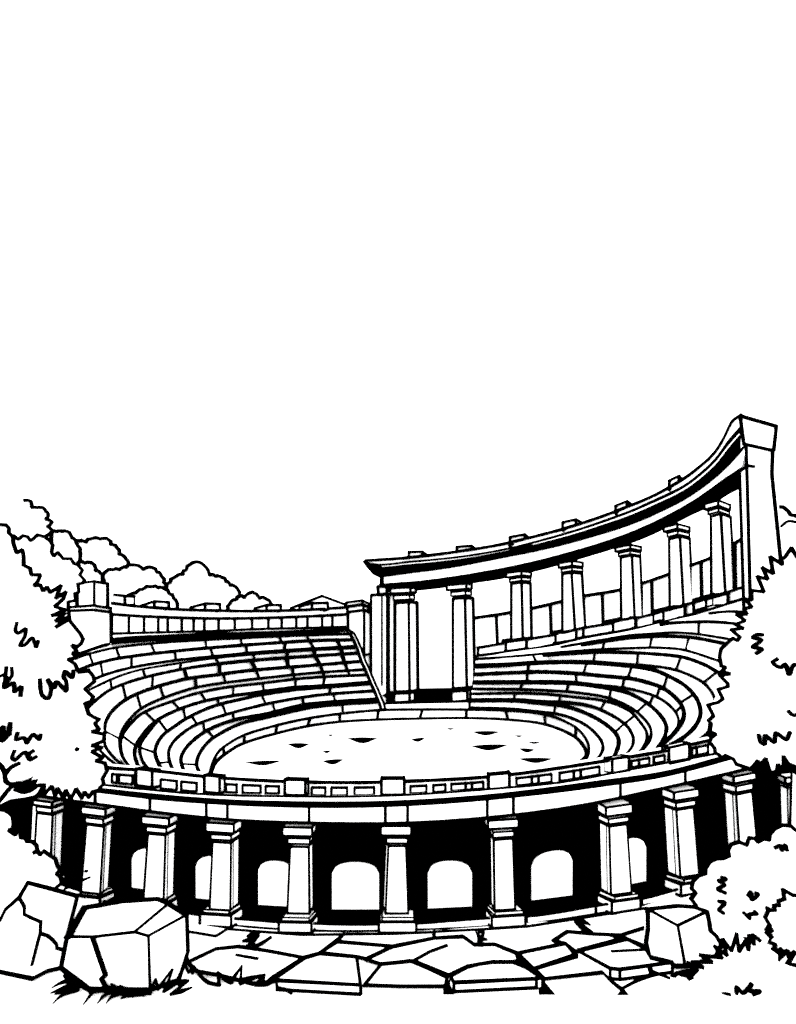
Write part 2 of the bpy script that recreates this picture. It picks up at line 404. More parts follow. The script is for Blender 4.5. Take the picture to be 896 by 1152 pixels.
lb_ = thing('seating_bank', Vector((-12, 40, 3)), 'left curved bank of white stone seats below the low panelled gallery', 'seating', 'stone seating banks')
LEFT = [
 ([(393.5, 713.3), (340, 715), (290, 717.2), (229, 720.2), (190, 722.6), (154, 725.8), (125, 729.7), (100, 735.8), (84, 741)], 54, 26, 'y', 2.6),
 ([(397, 719.9), (350, 721), (280, 725.5), (232.8, 729.2), (190, 733.4), (135, 740.5), (104.5, 747.9), (84, 756)], 53.2, 25.5, 'y', 3.6),
 ([(400, 727.3), (350, 730), (290, 734), (239, 738.8), (198, 743), (149, 751), (120, 758.6), (104, 765)], 52.4, 26, 'y', 3.2),
 ([(401, 729), (350, 731.6), (290, 735.8), (239, 740.8), (190, 748), (153.7, 754.5), (125.4, 764.5), (101, 776)], 52.2, 25.7, 'y', 2.6),
 ([(402.8, 735), (350, 738.3), (285, 743.2), (246, 747.2), (208, 752.4), (162, 762.6), (125.4, 775), (104.5, 790.5), (98, 797)], 51.4, 25.6, 'y', 3.6),
 ([(406, 744.2), (350, 748.8), (280, 754.6), (247.5, 759), (210.7, 764), (173.3, 774), (143.8, 786), (126.7, 799.5), (119, 812), (117.6, 823.5), (117.6, 832)], 50.5, 25.2, 'y', 3.7),
 ([(410.4, 753.3), (350, 757.4), (290, 763.8), (253.7, 768.2), (220.5, 773.8), (190, 783.3), (158.8, 797.4), (141, 815.5), (134.5, 829), (134.2, 841.5), (137.9, 855), (146, 866)], 49.7, 25.2, 'y', 3.0),
 ([(412.8, 759.4), (350, 762.6), (290, 769.4), (253.7, 773.7), (220.5, 780.4), (195.6, 788.5), (160, 802.8), (142.8, 819.5), (136.8, 830), (136.2, 841.5), (140, 855), (149, 866)], 49.2, 25.4, 'y', 3.0),
 ([(416.3, 767.6), (371, 771.2), (329, 773.8), (280, 780.4), (263.5, 782.6), (229, 789.2), (201, 798.4), (174.7, 812), (156, 832.4), (151.6, 846.3), (155, 861), (160, 868)], 48.4, 25.7, 'y', 3.6),
 ([(417, 769.3), (371, 772.9), (329, 776.6), (290, 782.7), (276, 786), (248.8, 792.2), (229, 799), (208.4, 809.2), (199, 815.4), (181, 829.5), (174.7, 845.5), (180, 862), (185, 869)], 48.2, 26.2, 'y', 3.6),
 ([(420.8, 777.4), (371, 781), (341, 784.6), (300, 792.2), (253.8, 804.2), (219.5, 816), (198.6, 830.7), (190.8, 842), (190.4, 853.7), (195, 868)], 47.3, 26.8, 'y', 3.4),
 ([(424.5, 786.8), (377, 789.6), (341, 793.4), (300, 803.2), (263.7, 810.3), (233, 822), (211, 839.2), (203.7, 853.7), (207.5, 870)], 46.3, 27.6, 'y', 3.8),
 ([(426, 789.8), (377, 793), (350, 796.2), (300, 807.4), (269.8, 814.9), (239.5, 830.6), (226, 845), (221.4, 859.8), (226, 873)], 45.9, 28.6, 'y', 3.6),
 ([(428.5, 798.6), (383, 803.2), (347, 808.2), (312, 816), (274, 827.5), (250, 841.6), (243.4, 849), (239, 858.5), (236.7, 869)], 45.2, 30.3, 'y', 2.4)]
LJ = {0: [(100.3, 105), (132, 136), (169, 173), (233, 232.5), (270.5, 271.5), (315.5, 315, 2.6), (347, 347, 2.6)],
      1: [(113, 115), (146.3, 148.8), (197.8, 199), (238.5, 238.3), (278.2, 278.5, 3), (320.5, 321, 3), (350, 351.8, 3), (379, 381.3, 3.6)],
      3: [(122.4, 125.4), (161.6, 162.9), (204.6, 205), (243.8, 245), (283.7, 285.6), (324.2, 324.2, 3), (355, 355.5, 4), (383, 384.4, 4.2)],
      4: [(136.5, 142.6), (171, 173.3), (209.5, 211.3, 3.2), (246.3, 247.5, 3.8), (284.4, 287.4, 4.2), (323, 324.8, 4.2), (355, 358.6, 3.8), (383.7, 386.8, 4.2)],
      5: [(152.4, 158.6), (182, 186), (218, 220, 3), (253.7, 254.3), (290, 293, 3), (326.7, 329.7, 3.6), (359, 361, 3.4), (388, 391, 3), ((118.2, 823), (134, 830))],
      6: [(332, 332), (363.5, 363.5), (391.7, 391.7)],
      7: [((165, 802.7), (172, 810.7)), ((138.5, 830), (150, 839.5)), ((196, 789), (200, 797)), (227.3, 231), (260.4, 263), (296, 298.4), (331, 332, 2.8), (363.5, 364, 2.8)],
      8: [((205.3, 801.5), (209, 808)), (243, 245), ((180.2, 812.5), (188, 822.4)), ((160, 839.5), (174.7, 845))],
      9: [(250.8, 253.2), ((216.4, 809.5), (220, 815)), (296, 297.8), (371, 371, 2.8), ((177.4, 857.4), (191.4, 858))],
      10: [(261.2, 265), (230, 231), (306.4, 309), (339, 341, 2.8), (376.4, 377)],
      11: [((205.3, 859.8), (221.4, 859.8)), ((233.6, 823), (240.3, 829))],
      12: [(385, 386.2, 2.4)]}
pxs, cur, p3 = rows_of(lb_, LEFT, LJ, {8: [[(177, 811.8), (163.5, 829), (157.6, 839.5), (157.8, 848), (161, 857), (167, 865)]]})
mb = MB()                                               # where the outer rows die against the parapet
poly = [(98, 797), (117.6, 823), (119, 836), (134, 856), (150, 868), (100, 868)]
mb.strip([P(x, y, 26.0) for x, y in poly[:5]], [P(x - 22, y + 8, 26.3) for x, y in poly[:5]])
for l in ([(117.6, 828), (118, 838), (123, 846.5), (132, 856), (146, 865.5)], [(100, 820), (108, 838), (122, 853.5), (140, 866.5)]):
    mb.tube([P(x, y, 25.85) for x, y in smooth(l, 16)], 2.6)
mb.build('end_block', lb_)
# raked stair wall that ends the bank
a = [l[0] for l in p3]; edge = [P(x + .9 - .4 * k / 14, y, Y) for k, ((x, y), Y) in enumerate((q[0], c[0]) for q, c in zip(pxs, cur))]
out = [P(x + 5.4, y - .6, c[0]) for (x, y), c in ((q[0], c) for q, c in zip(pxs, cur))]
top0 = P(393, 708.6, 54.4)
mb.strip(edge, [Vector((p.x, p.y, 3)) for p in edge])
mb.tube(edge, 3.2); sw = mb.build('stair_wall', lb_)
mb = MB(); mb.strip([top0] + edge, [top0 + Vector((.3, 0, 0))] + out); mb.tube([top0] + out, 2.4); mb.build('coping', sw)

rb_ = thing('seating_bank', Vector((12, 40, 3)), 'right curved bank of white stone seats climbing below the tall colonnade', 'seating', 'stone seating banks')
RIGHT = [
 ([(537, 738.3), (569, 734.2), (610, 728.6), (655.4, 717.8), (710, 708.2), (771, 693.6), (801, 685), (835, 674.2)], 54.5, 33, 't', 2.6),
 ([(536.6, 739), (590, 732), (625, 727), (660, 719), (710, 709.8), (760, 697.5), (800.5, 690), (821, 688), (842, 689)], 54.3, 31.8, 't', 2.8, 796),
 ([(536.2, 739.7), (590, 733.6), (625, 728.2), (671, 719.6), (715, 711.5), (746.8, 702.4), (765, 700.4), (797, 699.6), (824, 701.4), (838, 703.5)], 54.1, 31.2, 't', 3.4, 742),
 ([(536, 740.4), (575, 737), (605, 733.2), (634, 727.6), (671, 721), (710, 714.8), (728, 713.4), (759, 711.8), (786, 713.6), (818, 718.6), (832, 721)], 53.9, 30.6, 't', 2.8, 630),
 ([(535.9, 741), (575, 738), (605, 734.4), (636, 729.2), (671, 723.2), (710, 717.8), (740, 716.2), (779, 717.5), (814, 724), (828, 727)], 53.6, 30.2, 't', 3.8, 655),
 ([(535.8, 741.6), (575, 739), (601, 736.6), (640, 733.2), (671, 731), (720, 729), (746.8, 729), (771.4, 731.6), (806, 742.6), (822, 748.5)], 53.4, 29.4, 't', 2.8),
 ([(535.6, 742.2), (575, 740.3), (610, 737.4), (640, 735.6), (671, 734.2), (710, 734.6), (740.7, 736.3), (769, 739.6), (792, 747.4), (806, 755), (818, 762)], 53.2, 28.6, 't', 3.8, 610),
 ([(535.4, 748), (570, 746.8), (598.6, 745), (630, 744), (660, 744.2), (684, 745.6), (711, 747.8), (735, 749.6), (759, 753.6), (779, 761), (793.5, 769.7), (803, 782), (806, 795), (804, 812), (794, 827), (776, 838.5)], 52.4, 26.8, 't', 2.8),
 ([(535.2, 750.4), (570, 748.6), (598.6, 746.6), (630, 745.6), (660, 746), (684, 747.6), (720, 751), (738, 754.6), (756, 762.4), (771, 771.2), (782, 782.2), (787.6, 794), (788, 805.4), (781.4, 818.6), (769, 830), (755, 838)], 52.2, 25.6, 't', 4.2),
 ([(534.7, 759), (581.4, 757), (610, 756.3), (646.8, 758), (684, 761.4), (710, 763.8), (728.4, 768), (745.6, 774), (759, 783.5), (767.7, 794.6), (769.4, 806.7), (762.8, 820), (750.5, 833.7), (744, 839)], 51, 25.8, 0.2, 4.2),
 ([(533.5, 766.8), (581, 766.6), (620, 766.6), (646.8, 767.8), (671.4, 770.6), (696, 773.2), (711, 775.6), (734.6, 782.2), (750.5, 790.9), (761.6, 803), (764, 813), (760.5, 822), (747, 836), (742, 839)], 50, 26.1, 0.3, 2.8),
 ([(533.3, 768.6), (581, 768.4), (620, 768.6), (646.8, 769.6), (671.4, 772.6), (696, 776.8), (711, 781.4), (728.4, 790.9), (742, 803), (749.3, 815), (749.3, 826), (744.4, 836), (740, 842)], 49.8, 26.5, 0.35, 4.0),
 ([(532.3, 775.2), (593.7, 776), (620, 777.2), (646.8, 779.2), (684, 785.2), (710, 796.2), (723.5, 807), (732, 819), (732.2, 832.4), (724, 844), (718, 849)], 48.9, 27.2, 0.45, 3.0),
 ([(531.6, 780.8), (581.4, 780.2), (610, 781), (646.8, 784.6), (684, 789.6), (709, 800), (721, 813), (727.6, 823.8), (727.6, 834), (720, 846), (714, 849)], 48.2, 27.4, 0.5, 3.0),
 ([(531, 787.4), (581.4, 787.4), (610, 789.2), (634.6, 790.4), (659, 793.5), (678.8, 799.7), (703.3, 814.4), (712.2, 828), (712.4, 839), (705.5, 849), (700, 854)], 47.2, 28.4, 0.6, 3.4),
 ([(530.6, 788.4), (581.4, 788.6), (610, 791.6), (634.6, 794.4), (659, 802.2), (678.8, 812.6), (692.3, 824.2), (696.4, 835), (692.6, 849), (688, 855)], 46.9, 29.2, 0.65, 4.2),
 ([(529.6, 796.8), (569, 797.4), (610, 801.2), (634.6, 805), (659, 815.4), (673.8, 829), (678.8, 841), (675, 851), (668, 857)], 45.5, 30.2, 'y', 3.2),
 ([(529.4, 798.2), (569, 799.2), (613, 803.6), (646.8, 817), (659.3, 830.6), (663, 842), (660.5, 854), (654, 859)], 45.2, 30.8, 'y', 2.4)]
RJ = {4: [(678, 677.3), (732.7, 731), (776.3, 772.6)], 2: [(788, 785.5)],
      6: [(602, 602), (670.8, 669), (718.7, 715.6), (765, 761), ((805.8, 757.5), (793.5, 769.5))],
      8: [(594.7, 594.7, 2.6), (659.7, 656), (711.3, 706.4), (751, 747.4), ((778.8, 783.3), (768.3, 789.5))],
      9: [(592.5, 592.5, 2.8), (649.3, 648), (702.7, 699), ((743, 776), (738, 783)), ((766, 796), (761, 800))],
      10: [((734.6, 784.5), (732, 789.5))],
      11: [(587.3, 586.3, 2.6), (640.7, 638.9, 2.6), (688.6, 684.3), ((726, 792.5), (718.6, 799.3))],
      13: [(579, 578.5), (632, 630), ((681.8, 790.7), (677.5, 798)), ((713.7, 805.6), (705, 813.6))],
      14: [((702, 817.3), (693.5, 822.8))], 15: [(624, 623)]}
rows_of(rb_, RIGHT, RJ)
# dark end wedge by the parapet
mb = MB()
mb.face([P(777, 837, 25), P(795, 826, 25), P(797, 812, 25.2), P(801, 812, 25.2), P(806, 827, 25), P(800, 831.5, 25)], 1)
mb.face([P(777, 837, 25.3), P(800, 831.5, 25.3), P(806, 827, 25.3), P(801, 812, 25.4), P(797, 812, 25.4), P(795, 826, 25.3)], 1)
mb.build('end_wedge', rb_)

# ================================================================== colonnade
Yc = spl([(405, 56), (536, 55.6), (573, 54.5), (640, 50.5), (700, 45.5), (760, 39.5), (810, 35), (840, 32.6)])
co = thing('colonnade', Vector((6, 48, 0)), 'tall curved white colonnade rising to the right with square columns under an entablature with its soffit shade inked black', 'colonnade')
E0 = spl([(409.4, 631), (459, 627.5), (512.5, 621), (571.4, 611), (600, 604), (633, 595.3), (692.5, 575.4), (752, 549), (785, 527), (808, 504), (816, 490), (823, 475.5), (833, 467.5)])
E1 = spl([(409.4, 633.4), (420, 635), (461.6, 632.2), (534, 624.2), (571, 617.5), (600, 610.3), (666, 590.8), (732, 565), (785, 535.5), (808, 513), (820, 496), (833, 481)])
E2 = spl([(409.4, 648.3), (425.4, 648.3), (461.6, 644), (507, 637.8), (571.4, 625.6), (600, 620), (640, 610.5), (666, 603.3), (732, 580.2), (785, 551.6), (814.7, 527.5), (839, 501)])
E3 = spl([(424, 659), (432, 658), (469.6, 655), (534, 646), (571.4, 639.2), (600, 633), (640, 622.5), (666, 615), (732, 590.3), (785, 561.4), (818, 538), (840, 523.5)])
E4 = spl([(424, 665.5), (467, 663.6), (534, 655), (574, 648.4), (600, 642.5), (666, 624), (729, 603), (778, 578.5), (798, 569), (818, 556), (840, 545)])
mb = MB(); xc = list(np.linspace(427, 839, 64))
loft(mb, xc, [(E2, 0, 0), (E3, 0, 1), (E4, 1.6, 1)], Yc, back=1.7, out=True, zrow=1, widths=[2.5, 2.5, 2.5])  # soffit shadow inked as black faces
mb.tube([P(429.5, E2(429.5), 56), P(429.5, 660, 56)], 4.4)
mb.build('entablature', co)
mb = MB(); xk = list(np.concatenate([np.linspace(411, 805, 54), np.linspace(809, 834, 12)]))
K2 = lambda x: E2(x) if x > 428 else E1(x) + (E2(428) - E1(428)) * max(0.02, (x - 411) / 17)
loft(mb, xk, [(E0, -1.0, 0), (E1, -1.0, 1), (K2, -.05, 1)], Yc, back=1.3, out=True, widths=[3.4, 2.2, 2.4])  # cornice underside blacked in to draw its shadow
mb.tube([P(409.6, 631, Yc(409) - 1), P(414, 637.5, Yc(409) - .9), P(421, 645, Yc(409) - .6), P(428, 648.3, Yc(409) - .1)], 3.4)
hl = smooth([(440, 637.2), (500, 631.6), (560, 623)], 16)
E12 = lambda x, t: E1(x) * (1 - t) + E2(x) * t
for x0, x1, t in [(430, 572, .13), (600, 736, .2), (690, 832, .24)]:    # thin pale fillet on the moulding blacked in as shade
    xx = np.linspace(x0, x1, 30)
    mb.tube([P(x, E12(x, t), Yc(x) - 1.04 + .95 * t) for x in xx], [.3, .9, .9, .4], m=0)
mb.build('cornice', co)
# blocks standing on the cornice
for a, b, y0, y1, s, sl in [(460, 475.5, 620.8, 627, 482.5, -.02), (514, 531, 614.6, 620.5, 537, -.08), (573.6, 591, 602.8, 610.5, 598, -.18), (633, 648.5, 586, 593, 660, -.22), (692.5, 706, 566.5, 573, 716.5, -.4), (753, 764.5, 538, 546, 773, -.5)]:
    h = (b - a) / 2 * sl; Y = Yc((a + b) / 2) - .6
    fr = [P(a, y0 - h, Y), P(b, y0 + h, Y), P(b, y1 + h + 1.5, Y), P(a, y1 - h + 1.5, Y)]
    mb = MB(); mb.hexa(fr, Vector(((s - CX) / F * (Y + 1.3) - fr[1].x, 1.3, -.35)), 2.8); mb.build('coping_block', co)
# podium and its stepped blocks
pb = spl([(536, 738), (569, 733.8), (610, 728.2), (655.4, 717.4), (690, 711.5), (720, 706.4), (771.4, 693), (801, 684.6), (838, 673)])
mb = MB(); xx = list(np.linspace(537, 838, 44))
pt = lin([(537, 729), (592.9, 719.5), (625, 714), (656, 706.5), (690, 701), (716, 696), (746, 688), (771, 680.5), (795, 674.5), (838, 660)])
loft(mb, xx, [(pt, .1, 0), (pb, .1, 0)], Yc, back=3.4, out=True, ground=True, widths=[2.8, 2.8])
for x in (538, 593, 656.7, 716, 771, 819.5): mb.tube([P(x, pt(x), Yc(x) + .1), P(x, pb(x), Yc(x) + .1)], 2.8)
mb.build('podium', co)
CC = [  # colonnade columns
    ((569.5, 587, 643.6, 648.5), 598, (573.5, 587, 650.5, 654), 597.5, (575.3, 587.3, 656, 719, 575.3, 588.5), 597, (569.3, 592.5, 720.3, 731), None, -.14),
    ((628.5, 644, 632.5, 637.5), 656, (631.5, 644, 639.5, 643), 656, (632.6, 643.5, 645, 711, 632.8, 647.5), 655, (625.2, 648.8, 710.5, 721.5), None, -.17),
    ((692.4, 709.5, 614.5, 619), 721.5, (696, 709.5, 621, 624.5), 721, (698.4, 711.5, 626, 696, 699, 714.5), 720.4, (690, 715.4, 697, 709), None, -.2),
    ((747, 762.5, 591.4, 596.4), 776, (751, 763, 598.5, 602.5), 776, (753, 765.5, 605, 684.5, 753.8, 769.6), 776, (746.8, 771.5, 684.5, 697.5), None, -.25),
    ((793, 808.5, 565, 571), 821.5, (797, 809, 573.2, 577), 821, (800, 811.5, 579.5, 668.5, 800.6, 816.6), 822, (794.8, 819.2, 671, 684), None, -.28)]
for cap, cs, ech, es, sh, ss, bas, bs, sl in CC:
    column(co, Yc, -.12, 1.3, cap, cs, ech, es, sh, ss, bas, bs, sl, w=2.7, mold=0, inner=False, bw=1.25)
# gateway columns at the left end
column(co, Yc, -.12, .8, (439.2, 462, 661.5, 667), 468, (443, 461, 669.8, 674.6), 466.5, (445, 460, 678, 778, 444.5, 461), 469.5, (443.4, 461, 780, 790), 467, -.05, w=2.8, mold=0, inner=False, bw=1.25)
column(co, Yc, -.12, .8, (502.8, 525, 657.6, 663), 531, (507.5, 524, 665.6, 670), 530.5, (509.6, 523.4, 673.2, 774, 509.6, 525.5), 532.5, (508, 526, 777.5, 789), 529, -.08, w=2.8, mold=0, inner=False, bw=1.25)
mb = MB()   # tall slab pillar at the end, with the half shaft beside it
mb.hexa([P(417.6, 669.4, 56.4), P(436, 668.8, 56.4), P(436, 800, 56.4), P(417.6, 800, 56.4)], Vector((.1, 1.4, 0)), 3.0, bw=-1)
mb.tube([P(429.8, 669, 56.3), P(429.8, 771, 56.3)], 1.7)
mb.build('end_pillar', co)
mb = MB()
mb.hexa([P(425, 660, 56.6), P(435.5, 659.5, 56.6), P(435.5, 668, 56.6), P(426, 668.5, 56.6)], Vector((0, 1.0, 0)), 3.2)
mb.build('pillar_block', co)
mb = MB()
mb.hexa([P(437.5, 669, 57.0), P(444, 669, 57.0), P(444, 790, 57.0), P(437.5, 790, 57.0)], Vector((0, .8, 0)), 2.6, bw=-1)
tag(mb.build('pilaster', co), 'narrow white strip wedged between pillar and column')
mb = MB()  # darkness of the gateway passage, put in as black slabs
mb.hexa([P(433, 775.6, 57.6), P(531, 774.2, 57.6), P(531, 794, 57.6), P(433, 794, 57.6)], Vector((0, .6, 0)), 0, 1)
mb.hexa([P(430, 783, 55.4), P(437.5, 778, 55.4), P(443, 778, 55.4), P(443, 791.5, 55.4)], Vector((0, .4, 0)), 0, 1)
tag(mb.build('passage_dark', co), 'dark of the passage between the gateway columns, put in as black slabs')
# low wall behind the columns
wl = spl([(530, 696), (573, 689.5), (599.6, 684.3), (631, 677), (656, 671), (696, 664), (722, 656.6), (752, 646.4), (778, 636), (798, 628.5), (824.6, 612.6), (840, 603)])
mb = MB(); xx = list(np.linspace(533, 838, 44))
loft(mb, xx, [(wl, 2.2, 0), (lambda x: pt(x) + 3, 2.2, 0)], Yc, back=.6, out=True, widths=[3.6, 0])
for x0, x1 in [(558.6, 560), (619.5, 620.5), (678, 679), (733.6, 734.4), (789, 790), (827, 827.6)]:
    mb.tube([P(x0, wl(x0), Yc(x0) + 2.15), P(x1, pt(x1), Yc(x1) + 2.15)], 3.2)
mb.build('rear_wall', co)
# end pier
pr = thing('end_pier', P(852, 690, 31.5) - Vector((0, 0, 12.2)), 'tallest white pier closing the raised right end of the colonnade, capped by a tilted block', 'pier')
mb = MB(); Y = 31.6
fr = [P(840, 501.5, Y), P(870, 507.5, Y), P(881.5, 690, Y), P(845, 690, Y)]; sh = Vector(((836.5 - CX) / F * (Y + 1.2) - fr[0].x, 1.2, 0))
mb.face([fr[0], fr[1], P(869, 532.5, Y), fr[2], fr[3]])
bk = [p + Vector((1.15, 1.4, 0)) for p in fr]
l0, l1 = P(833, 533, 32.4), P(838, 690, 32.4)
mb.face([l0, P(840.2, 525.5, Y), fr[3], l1]); mb.face([bk[1], bk[0], bk[3], bk[2]]); mb.face([fr[1], bk[1], bk[2], fr[2]]); mb.face([fr[0], l0, l1, bk[3], bk[0]])
for a, b, w in [((840, 501.5), (842, 570), 3), ((842, 570), (845, 690), 3.2), ((870, 507.5), (869, 532.5), 3.4), ((869, 532.5), (881.5, 655), 3.4)]:
    mb.tube([P(*a, Y), P(*b, Y)], w)
mb.tube([l0, l1], 3.4); mb.tube([P(818, 538, 32.5), P(833, 529.5, 32.3), P(840.2, 525, Y)], 2.8); mb.tube([P(840.5, 523.5, Y), P(849, 525, Y)], 3)
mb.build('shaft', pr)
mb = MB()
mb.hexa([P(832.8, 467.6, Y - .2), P(874, 479.4, Y - .2), P(871, 507, Y - .2), P(837.2, 499.3, Y - .2)], Vector((1.5, 1.8, 0)), 3.3, bw=-1)
mb.build('cap', pr)

# ================================================================== gallery behind the left bank
Yg = spl([(84, 25.6), (100, 28), (125, 31.8), (154, 35), (190, 39), (229, 42.6), (290, 47.4), (340, 51), (394, 55)])
gw = thing('gallery_wall', Vector((-14, 46, 0)), 'low curved gallery wall of square white panels above the left seats', 'wall')
G0 = spl([(124.6, 678.3), (144.7, 680.8), (187.5, 684.6), (240, 686.6), (300, 687), (350, 685.6), (392, 683)])
G1 = spl([(125, 691), (160, 693.2), (190, 694.4), (235, 695.6), (290, 695.2), (340, 693.6), (392, 691)])
G2 = spl([(125, 712.8), (190, 711), (235, 710), (290, 707.6), (340, 706.4), (392, 705)])
G3 = spl([(90, 726), (125.4, 719), (190, 715), (235, 713), (290, 711.5), (340, 709.8), (392, 707.8)])
G4 = spl([(90, 735), (125.4, 724.2), (154, 721.5), (190, 719.4), (235, 718.2), (290, 716.6), (340, 713), (392, 709)])
mb = MB(); xx = list(np.linspace(125, 391.5, 50))
loft(mb, xx, [(G0, .5, 0), (G1, .7, 0), (G2, .7, 0), (G3, .5, 1), (G4, .1, 1)], Yg, back=.6, out=True, ground=True, widths=[3.2, 3.0, 2.6, 2.4, 2.6])
for x in (126, 145, 162, 178, 188.8, 204.6, 218, 230, 246, 264.3, 283.7, 302, 317, 333.4, 346, 362.5, 374, 391.3):
    mb.tube([P(x, G1(x), Yg(x) + .68), P(x, G2(x), Yg(x) + .68)], 2.6)
mb.tube([P(x, G4(x) , Yg(x) + .1) for x in np.linspace(88, 126, 12)], 3.4)
mb.build('panel_wall', gw)
for a, b, y0, y1, s, sl in [(125, 140.6, 669.6, 677.5, None, .1), (173.6, 190, 677, 681.5, 158.5, .06), (230.7, 247.6, 679.2, 684.4, 214.5, .02), (300, 316, 680.6, 685, 286.5, 0), (351, 369, 678.4, 684, 337, -.03)]:
    h = (b - a) / 2 * sl; Y = Yg((a + b) / 2) + .7
    fr = [P(a, y0 - h, Y), P(b, y0 + h, Y), P(b, y1 + h + 2, Y), P(a, y1 - h + 2, Y)]
    D = 1.2; shv = Vector(((s - CX) / F * (Y + D) - fr[0].x, D, -.3)) if s else Vector((0, D, 0))
    mb = MB(); mb.hexa(fr, shv, 2.8); mb.build('coping_block', gw)
# corner pier at its left end
cp = thing('corner_pier', P(106, 690, 29.5) - Vector((0, 0, 12.2)), 'square white pier with capped top at the left end of the gallery wall', 'pier')
mb = MB(); Yp = 30.6
def wedge(mb, xl, xm, xr, yl, ym, yr, bl, bm, br, w=2.8, Y0=Yp):      # two faces meeting at a near corner
    A = [P(xl, yl, Y0 + 1.2), P(xm, ym, Y0), P(xr, yr, Y0 + .9)]; B = [P(xl, bl, Y0 + 1.2), P(xm, bm, Y0), P(xr, br, Y0 + .9)]
    k = Vector((-.1, 2.2, 0)); At = A[1] + k; Bt = B[1] + k
    mb.face([A[0], A[1], B[1], B[0]]); mb.face([A[1], A[2], B[2], B[1]]); mb.face([A[0], At, A[2], A[1]]); mb.face([B[0], B[1], B[2], Bt])
    mb.face([At, A[0], B[0], Bt]); mb.face([A[2], At, Bt, B[2]])
    return A, B
A, B = wedge(mb, 76, 106, 124.8, 687.5, 686.5, 689, 742, 742, 742)
mb.tube(A, 2.6); mb.tube([A[2], P(125.2, 723, Yp + .9)], 3)
mb.build('shaft', cp)
mb = MB(); A, B = wedge(mb, 76, 106, 124.6, 683.3, 681.3, 684, 687, 685.8, 688.3, Y0=Yp - .15); mb.tube(A, 2.8); mb.tube(B, 2.0); mb.tube([A[2], B[2]], 2.6); mb.build('ledge', cp)
mb = MB(); A, B = wedge(mb, 88, 106, 121.3, 656.5, 654, 656.5, 682, 681.2, 683.3)
mb.tube(A, 2.8); mb.tube([A[0], B[0]], 2.6); mb.tube([A[1], B[1]], 2.4); mb.tube([A[2], B[2]], 3); mb.build('cap', cp)
# pier at its right end
cp2 = thing('corner_pier', P(402, 690, 56) - Vector((0, 0, 12.2)), 'slim white pier with stepped cap between the gallery wall and the gateway', 'pier')
mb = MB(); mb.hexa([P(392, 689, 55.6), P(409.8, 686.6, 55.6), P(409.8, 760, 55.6), P(392, 760, 55.6)], Vector(((418 - CX) / F * 57 - P(409.8, 0, 55.6).x, 1.4, 0)), 2.6)
mb.tube([P(410, 737, 55.5), P(416, 735.8, 56.2)], 2.4); mb.build('shaft', cp2)
mb = MB()
for a, b, yl, yr, bl, br, s in [(389.5, 408, 677.8, 675.4, 682, 679.6, 416), (391, 409, 683, 680.6, 688.5, 686, 417)]:
    mb.hexa([P(a, yl, 55.4), P(b, yr, 55.4), P(b, br, 55.4), P(a, bl, 55.4)], Vector(((s - CX) / F * 56.8 - P(b, 0, 55.4).x, 1.4, -.35)), 2.4)
mb.build('cap', cp2)

# far gabled building
tp = thing('gabled_building', P(362, 690, 80) - Vector((0, 0, 12.2)), 'far white building whose low gabled roof peeks over the gallery wall', 'building')
mb = MB(); Y = 80
mb.hexa([P(331, 686, Y), P(389, 682, Y), P(389, 781.5, Y), P(331, 781.5, Y)], Vector((0, 9, 0)), 0); mb.build('wall', tp)
mb = MB(); g = [P(327, 684.6, Y - .3), P(362.5, 670.6, Y - .3), P(388, 680, Y - .3)]; k = Vector((0, 10, 0))
mb.face([g[0], g[1], g[2]][::-1]); mb.face([g[0], g[0] + k, g[1] + k, g[1]]); mb.face([g[1], g[1] + k, g[2] + k, g[2]]); mb.face([g[0] + k, g[1] + k, g[2] + k])
mb.tube(g, 2.8); mb.build('roof', tp)

